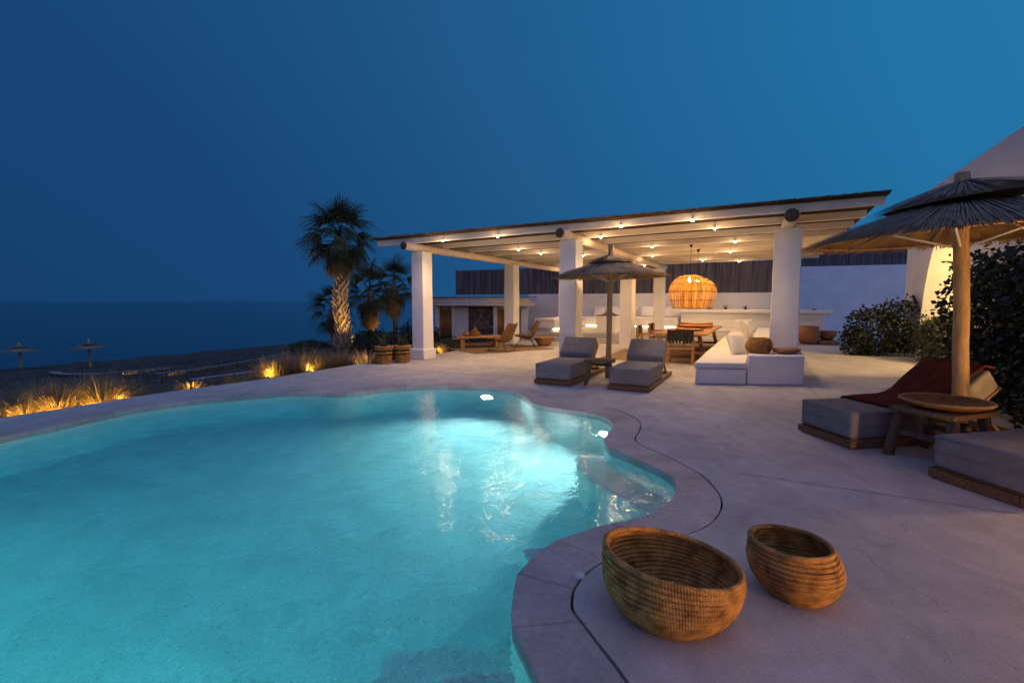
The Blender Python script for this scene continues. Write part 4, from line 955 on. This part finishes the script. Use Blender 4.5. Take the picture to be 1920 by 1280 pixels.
HM = Matrix.Translation((11.1,14.0,0)) @ Matrix.Rotation(math.atan2(-.8895,-.457),4,'Z')
pl_.location = HM @ Vector((3.9,1.5,3.2))
MB().lathe([(0,.0),(.06,.01),(.10,.06),(.10,.10),(.06,.15),(0,.16)], 16).build('globe', K['glow_bulb'], pl_); MB().tube([(0,0,.16),(0,0,.8)], .012, 6).build('stem', K['metal_dark'], pl_)
light('porch_light', 'POINT', pl_, (0,0,-.15), 420, (1.0,.62,.22), shadow_soft_size=.08)
def wall_lamp(label, t_, z, w):
    p = HM @ Vector((t_, 0, z)); t = thing('wall_lamp', label, 'lamp', p, math.atan2(-.8895,-.457), 'wall lamps on the house')
    MB().box(-.05,.05,-.02,0,-.09,.09).build('back_plate', K['metal_dark'], t); MB().bar((0,-.02,.05),(0,-.12,.05),.02,.02).build('arm', K['metal_dark'], t)
    MB().lathe([(0,.06),(.06,.05),(.075,-.0),(.07,-.0)], 16, Matrix.Translation((0,-.14,0))).build('cap', K['metal_dark'], t)
    MB().lathe([(0,-.07),(.04,-.06),(.05,-.02),(.045,0),(0,.01)], 16, Matrix.Translation((0,-.14,-.005))).build('bulb', K['glow_bulb'], t)
    light('wall_light', 'POINT', t, (0,-.24,-.10), w, (1.0,.50,.13), shadow_soft_size=.06)
wall_lamp('lit wall lamp on the house wall past the loungers', 15.6, .22, 265)
wall_lamp('lit wall lamp on the house wall beside the loungers', 12.0, .8, 80)
def HP(t_, y, z=0): return tuple(HM @ Vector((t_, y, z)))
hg = []
p0 = Vector(HP(6.9,-.42)); ihm = Matrix.Rotation(math.atan2(-.8895,-.457),3,'Z')
for i in range(8):
    v = ihm @ Vector((-.15 + i*.6, .12+rnd.uniform(-.1,.1), 0)); h = rnd.uniform(1.0,1.18); hg.append(((v.x, v.y, h), (.5, .42, h*1.02)))
for i in range(6):
    v = ihm @ Vector((.1 + i*.8, -.1, 0)); hg.append(((v.x, v.y, .35), (.5,.45,.5)))
shrub('ivy_hedge', 'tall dark leafy hedge climbing the house wall behind the big parasol', p0, hg, 17000, .085, K['ivy'], cat='hedge', stems=4)
shrub('round_bush', 'dark round bush in front of the tall white wall by the house corner', (10.1,12.95,0), [((-.35,.25,.62),(.72,.65,.72)),((.25,-.05,.80),(.62,.6,.75)),((.75,-.5,.55),(.55,.5,.60)),((-.75,.35,.35),(.42,.4,.42))], 9000, .075, K['leaf'])
shrub('lit_bush', 'bush beside the arch of the house, lit yellow by the porch lamp', (9.95,11.35,0), [((0,0,.55),(.42,.45,.62)),((.1,.35,.5),(.4,.4,.55))], 3200, .075, K['leaf_grey'])

# ------------------------------------------------------------------ garden on the seaward side
def garden_lamp(label, p, tgt, w, group='garden spotlights in the planting', size=115):
    p = Vector(p); t = thing('garden_spotlight', label, 'garden light', p, 0, group)
    d = (Vector(tgt)-p).normalized(); q_ = d.to_track_quat('-Z', 'Y')
    MB().tube([(0,0,-.08),(0,0,.05)], .010, 6).build('spike', K['metal_dark'], t)
    b = MB().lathe([(0,.07),(.028,.07),(.034,-.02),(.030,-.02)], 12).build('housing', K['metal_dark'], t, loc=(0,0,.09)); b.rotation_mode = 'QUATERNION'; b.rotation_quaternion = q_
    le = MB().lathe([(0,-.015),(.030,-.014)], 12).build('lens', K['glow_garden'], b)
    l = light('garden_beam', 'SPOT', t, Vector((0,0,.09)) + d*.05, w, AMBER, spot_size=R(size), spot_blend=.8, shadow_soft_size=.03); l.rotation_mode = 'QUATERNION'; l.rotation_quaternion = q_
    return t
def tp(x, y, dz=0): return (x, y, tz(x, y)+dz)
G = 'dry grass clumps along the pool edge'
for x, y, h, n, lab, m in ((-6.42,7.63,.60,640,'round dry grass clump lit gold at the far end of the row by the pool','grass'), (-6.67,7.14,.58,600,'dry grass clump lit gold second along the row by the pool','grass'), (-6.84,6.84,.46,460,'dry grass clump lit gold third along the row by the pool','grass'),
        (-6.95,6.55,.44,420,'dry grass clump lit gold at the near end of the row by the pool','grass'), (-7.05,8.05,.66,560,'brown dry grass clump behind the lit row','grass_grey'), (-7.36,7.50,.62,500,'brownish dry grass clump standing behind the near lit clumps','grass_grey'), (-7.75,7.2,.5,360,'grey dry grass clump farthest from the pool edge','grass_grey')):
    tuft('grass_clump', lab, tp(x, y), h*1.3, .5, n, K[m], G, (.3,1.2), .0046)
for x, y, lab in ((-6.20,7.12,'garden spotlight at the foot of the round gold grass clump'), (-6.38,6.72,'garden spotlight between the gold grass clumps'), (-6.55,6.40,'garden spotlight before the third gold grass clump'), (-6.02,7.55,'garden spotlight at the far end of the gold grass row')):
    garden_lamp(lab, tp(x, y, .0), (x-.5, y+.45, .25), 60, size=140)
G2 = 'dry grass clumps below the palms'
for x, y, h, n, lab, m in ((-5.02,10.40,.50,480,'gold dry grass clump at the bend of the terrace edge','grass'), (-4.80,11.05,.68,520,'tall pinkish dry grass clump below the big palm','grass_grey'), (-4.50,11.35,.56,460,'gold-tipped dry grass clump beside its spotlight','grass'), (-4.15,12.1,.58,440,'dry grass clump under the big palm trunk','grass_grey'),
        (-3.75,12.75,.50,380,'dry grass clump near the wicker planters','grass_grey'), (-5.0,12.2,.62,420,'brown dry grass clump behind the spotlit ones','grass_grey'), (-5.6,11.9,.5,360,'low dry grass clump on the slope below the palm','grass_grey'), (-5.45,9.75,.32,300,'low gold grass tuft at the terrace edge','grass'), (-6.0,9.1,.30,300,'small lit grass tuft near the stone path','grass'), (-4.62,10.95,.5,420,'gold dry grass clump between the two spotlights','grass'), (-4.30,11.75,.55,440,'full dry grass clump left of the wicker planters','grass'), (-5.25,10.7,.55,420,'dry grass clump behind the bend of the terrace','grass_grey')):
    tuft('grass_clump', lab, tp(x, y), h*1.35, .5, n, K[m], G2, (.25,1.1), .0052)
for x, y, w, lab in ((-4.95,9.92,60,'garden spotlight under the gold clump at the bend of the terrace'), (-4.42,10.75,65,'garden spotlight beside the tall pinkish grass clump'), (-3.72,12.0,45,'garden spotlight at the dry grass under the big palm'), (-3.05,12.55,8,'garden spotlight behind the wicker planters'), (-5.75,8.75,34,'garden spotlight at the small grass tuft by the path')):
    garden_lamp(lab, tp(x, y, .08), (x-.3, y+.7, .2), w, size=125)
# far lit planting along the path
for x, y, w, lab in ((-16.7,20.6,60,'garden spotlight far down the beach path'), (-11.7,16.1,50,'garden spotlight on the slope above the beach path')):
    garden_lamp(lab, tp(x, y), (x+1.5, y+1.2, tz(x+1.5,y+1.2)+.1), w, size=125)
for i, (x, y) in enumerate(((-16.2,20.9),(-15.6,21.1),(-15.0,21.3),(-11.2,16.4),(-10.7,16.8),(-10.2,17.1),(-9.7,17.5))):
    tuft('low_grass', 'low clump of lit grass beside the path down to the beach', tp(x, y), .20, .5, 150, K['grass'], 'low grass along the beach path', (.4,1.2), .006)
def path(pts, w, name):
    mb = MB(); vs = []; P = []
    for a, b in zip(pts, pts[1:]):
        for k in range(8): P.append((a[0]+(b[0]-a[0])*k/8, a[1]+(b[1]-a[1])*k/8))
    P.append(pts[-1])
    for i, (x, y) in enumerate(P):
        a, b = P[max(i-1,0)], P[min(i+1,len(P)-1)]; d = Vector((b[0]-a[0], b[1]-a[1])).normalized()
        for s in (-1, -.33, .33, 1):
            X, Y = x - d.y*s*w/2*(1+.2*noise.noise(Vector((x,y,s)))), y + d.x*s*w/2; vs.append((X, Y, max(tz(X, Y), tz(x,y)) + .12))
    mb.add(vs, [(i*4+c, i*4+c+1, i*4+5+c, i*4+4+c) for i in range(len(P)-1) for c in range(3)], True); tag(mb.build(name, K['pebble'], fixn=False), kind='structure')
path([(-25,26.6),(-21.5,23.6),(-17.2,20.4),(-14.5,20.9)], .4, 'path'); path([(-11.6,15.9),(-10,17.2),(-8.2,18.6),(-6.6,21.5)], .35, 'path'); path([(-7.6,11.6),(-6.6,12.9),(-5.4,15.6)], .35, 'path')
mb = MB()
for k in range(420):
    s, t = rnd.uniform(8.7, 30), rnd.uniform(-2, 26); x, y = -.8895*s+.457*t, .457*s+.8895*t; z = tz(x, y)
    r = rnd.uniform(.012, .045); m = Matrix.Translation((x, y, z+.02)) @ Matrix.Rotation(rnd.uniform(0,6),4,'Z') @ Matrix.Diagonal((r, r*.8, r*.55, 1))
    mb.lathe([(0,-1),(.8,-.6),(1,0),(.75,.65),(0,1)], 6, m)
tag(mb.build('pebbles', K['pebble'], fixn=False), 'scattered pale pebbles on the dark garden soil', 'pebbles', kind='stuff')
mb = MB()
for k in range(5200):
    s, t = 8.7 + 26*rnd.random()**1.6, rnd.uniform(-4, 34); x, y = -.8895*s+.457*t, .457*s+.8895*t
    if noise.noise(Vector((x*.35, y*.35, 8))) < .0: continue
    th = rnd.uniform(0, 6.28)
    for j in range(5):
        th += 1.3; d = Vector((math.cos(th), math.sin(th), 0)); blade(mb, Vector((x, y, tz(x, y))), d, rnd.uniform(.10,.34), .008, rnd.uniform(.2,1.0), 3)
tag(mb.build('ground_cover', K['leaf_grey'], fixn=False), 'sparse low ground cover on the dark slope', 'ground cover', kind='stuff')
G3 = 'low shrubs between the palms and the hut'
for i, (x, y, r, h, lab) in enumerate(((-3.9,15.6,.6,.55,'dark low shrub behind the wicker planters'), (-4.9,17.4,.8,.6,'dark low shrub under the small palms'), (-3.4,17.6,.8,.75,'dark low shrub left of the bar hut'), (-2.2,16.6,.5,.42,'grey low shrub behind the front left pillar'), (-4.0,20.3,1.0,.8,'dark shrub beside the bar hut corner'), (-6.1,21.5,1.0,.6,'dark shrub behind the big palm trunk'), (-7.6,18.4,.7,.4,'brown scrub on the mound by the big palm'))):
    shrub('low_shrub', lab, tp(x, y, -.1), [((0,0,h*.55),(r,r,h*.7)),((r*.5,.2,h*.4),(r*.6,r*.6,h*.5))], 1900, .09, K['leaf_grey' if i in (3,6) else 'leaf'], G3, stems=5)
for i, (x, y, lab) in enumerate(((-2.02,14.35,'lit grass tuft at the rug corner behind the pillar'), (-1.75,15.2,'grass tuft beside the low table, lit gold'), (-1.6,16.0,'grass tuft before the bar hut, lit gold'), (-2.3,15.1,'grey grass tuft behind the front left pillar'))):
    tuft('grass_clump', lab, (x, y, -.12), .42, .3, 220, K['grass' if i < 3 else 'grass_grey'], 'grass clumps beside the jute rug', (.15,.8), .006)
garden_lamp('garden spotlight at the grass by the rug corner', (-2.15,13.98,-.12), (-1.9,14.8,.3), 22); garden_lamp('garden spotlight at the grass beside the low table', (-1.62,15.0,-.12), (-1.8,15.8,.3), 16)

# palms
def frond_mesh(name, m, droop, span=105, L=.72, pet=.62, seed=0):
    r2 = random.Random(seed); mb = MB(); n = 24
    mb.tube([(0,0,0),(pet*.5,0,.03),(pet,0,.0)], [.018,.013,.009], 5)
    for k in range(n):
        th = R(-span + 2*span*k/(n-1)); l = L*(1-.28*(abs(th)/R(span))**2)*r2.uniform(.85,1.1); d = Vector((math.cos(th), math.sin(th), 0)); e = Vector((-d.y, d.x, 0)); vs = []
        for i in range(5):
            t = i/4; w = .020*(1-.15*t) if t < .6 else .020*(1-t)*2+.001
            sag = -droop*l*max(0, t-.25)**1.6*1.5*(r2.uniform(.7,1.3)); c = Vector((pet,0,0)) + d*(l*t*(1-.25*droop*t)) + Vector((0,0,sag+.02*(k % 2)))
            vs += [c-e*w, c+Vector((0,0,.010)), c+e*w]
        mb.add(vs, [(3*i, 3*i+1, 3*i+4, 3*i+3) for i in range(4)] + [(3*i+1, 3*i+2, 3*i+5, 3*i+4) for i in range(4)])
    return mb.mesh(name, m, fixn=False)
FR = [frond_mesh('frond', K['frond'], .25, seed=1), frond_mesh('frond', K['frond'], .5, seed=2), frond_mesh('frond', K['frond'], .8, 95, seed=3)]
FD = [frond_mesh('dead_frond', K['frond_dead'], .22, 48, .70, .34, 4), frond_mesh('dead_frond', K['frond_dead'], .38, 62, .62, .42, 5)]
def palm(label, p, h, r0, s, nf, nd, boots=True, dead_drop=.9, group='fan palms beside the terrace', seed=0):
    r2 = random.Random(seed); t = thing('fan_palm', label, 'palm', p, 0, group)
    N = 9; c = [Vector((.10*noise.noise(Vector((i*.4, seed, 0))), .1*noise.noise(Vector((i*.4, 3, seed))), -.1 + (h+.1)*i/N)) for i in range(N+1)]; rr = [r0*(1.35 if i == 0 else 1.12 if i == 1 else 1 - .22*i/N) for i in range(N+1)]
    mb = MB(); mb.tube(c, [x*.86 for x in rr], 14); mb.build('trunk', K['palm_bark'], t)
    if boots:
        mb = MB(); nb = int(h*62)
        for k in range(nb):
            f = k/nb; z = .02 + (h*.93)*f; th = k*2.399; i = min(int(f*N), N-1); ce = c[i].lerp(c[i+1], f*N-i); r = rr[i] + (rr[i+1]-rr[i])*(f*N-i)
            d = Vector((math.cos(th), math.sin(th), 0)); e = Vector((-d.y, d.x, 0)); sl = r2.choice((-1,1))*.55; L = r2.uniform(.13,.24)
            b0 = ce*1 + d*(r*.80); b0.z = z; b1 = b0 + d*(.05+.05*r2.random()) + Vector((0,0,L)) + e*sl*L*.8
            mb.bar(b0, b1, r2.uniform(.035,.06), .018, d)
        tag(mb.build('leaf_bases', K['palm_boot'], t, fixn=False), kind='stuff')
    top = c[-1]
    for k in range(nf):
        f = k/nf; el = 82 - 140*f**.9 + r2.uniform(-10,10); th = k*2.399 + r2.uniform(-.2,.2); me = FR[0] if f < .3 else r2.choice(FR)
        o = obj('frond', me, t, top + Vector((0,0,.12*(1-f)-.25*f)), (r2.uniform(-.5,.5), R(-el), th), (s*r2.uniform(.85,1.1),)*3); 
    for k in range(nd):
        th = k*2.399 + 1; el = r2.uniform(-86,-60); z = -.05 - dead_drop*(k/nd)
        obj('dead_frond', r2.choice(FD), t, top + Vector((math.cos(th)*r0*.5, math.sin(th)*r0*.5, z)), (r2.uniform(-.6,.6), R(-el), th), (s*r2.uniform(.75,1.0),)*3)
    return t
palm('tall fan palm with a spotlit trunk at the corner of the garden', (-6.35,18.4,-.36), 4.15, .29, 1.18, 38, 18, dead_drop=.55, seed=1)
palm('shorter fan palm with a thick skirt of dead fronds behind the tall one', (-6.05,21.2,-.45), 2.35, .16, 1.0, 24, 30, False, .9, seed=5)
palm('slender short fan palm next to the front left pillar', (-5.55,23.4,-.5), 2.75, .13, 1.05, 22, 28, False, .8, seed=9)
palm('low fan palm half hidden behind the tall palm trunk', (-8.55,23.6,-.8), 1.95, .2, 1.05, 18, 16, False, .6, seed=13)
garden_lamp('garden spotlight at the foot of the tall palm', tp(-5.62,17.25,.02), (-6.35,18.4,1.7), 190, size=75)
garden_lamp('garden spotlight at the foot of the short palms', tp(-5.35,20.6,.05), (-5.9,22,1.2), 50, size=100)
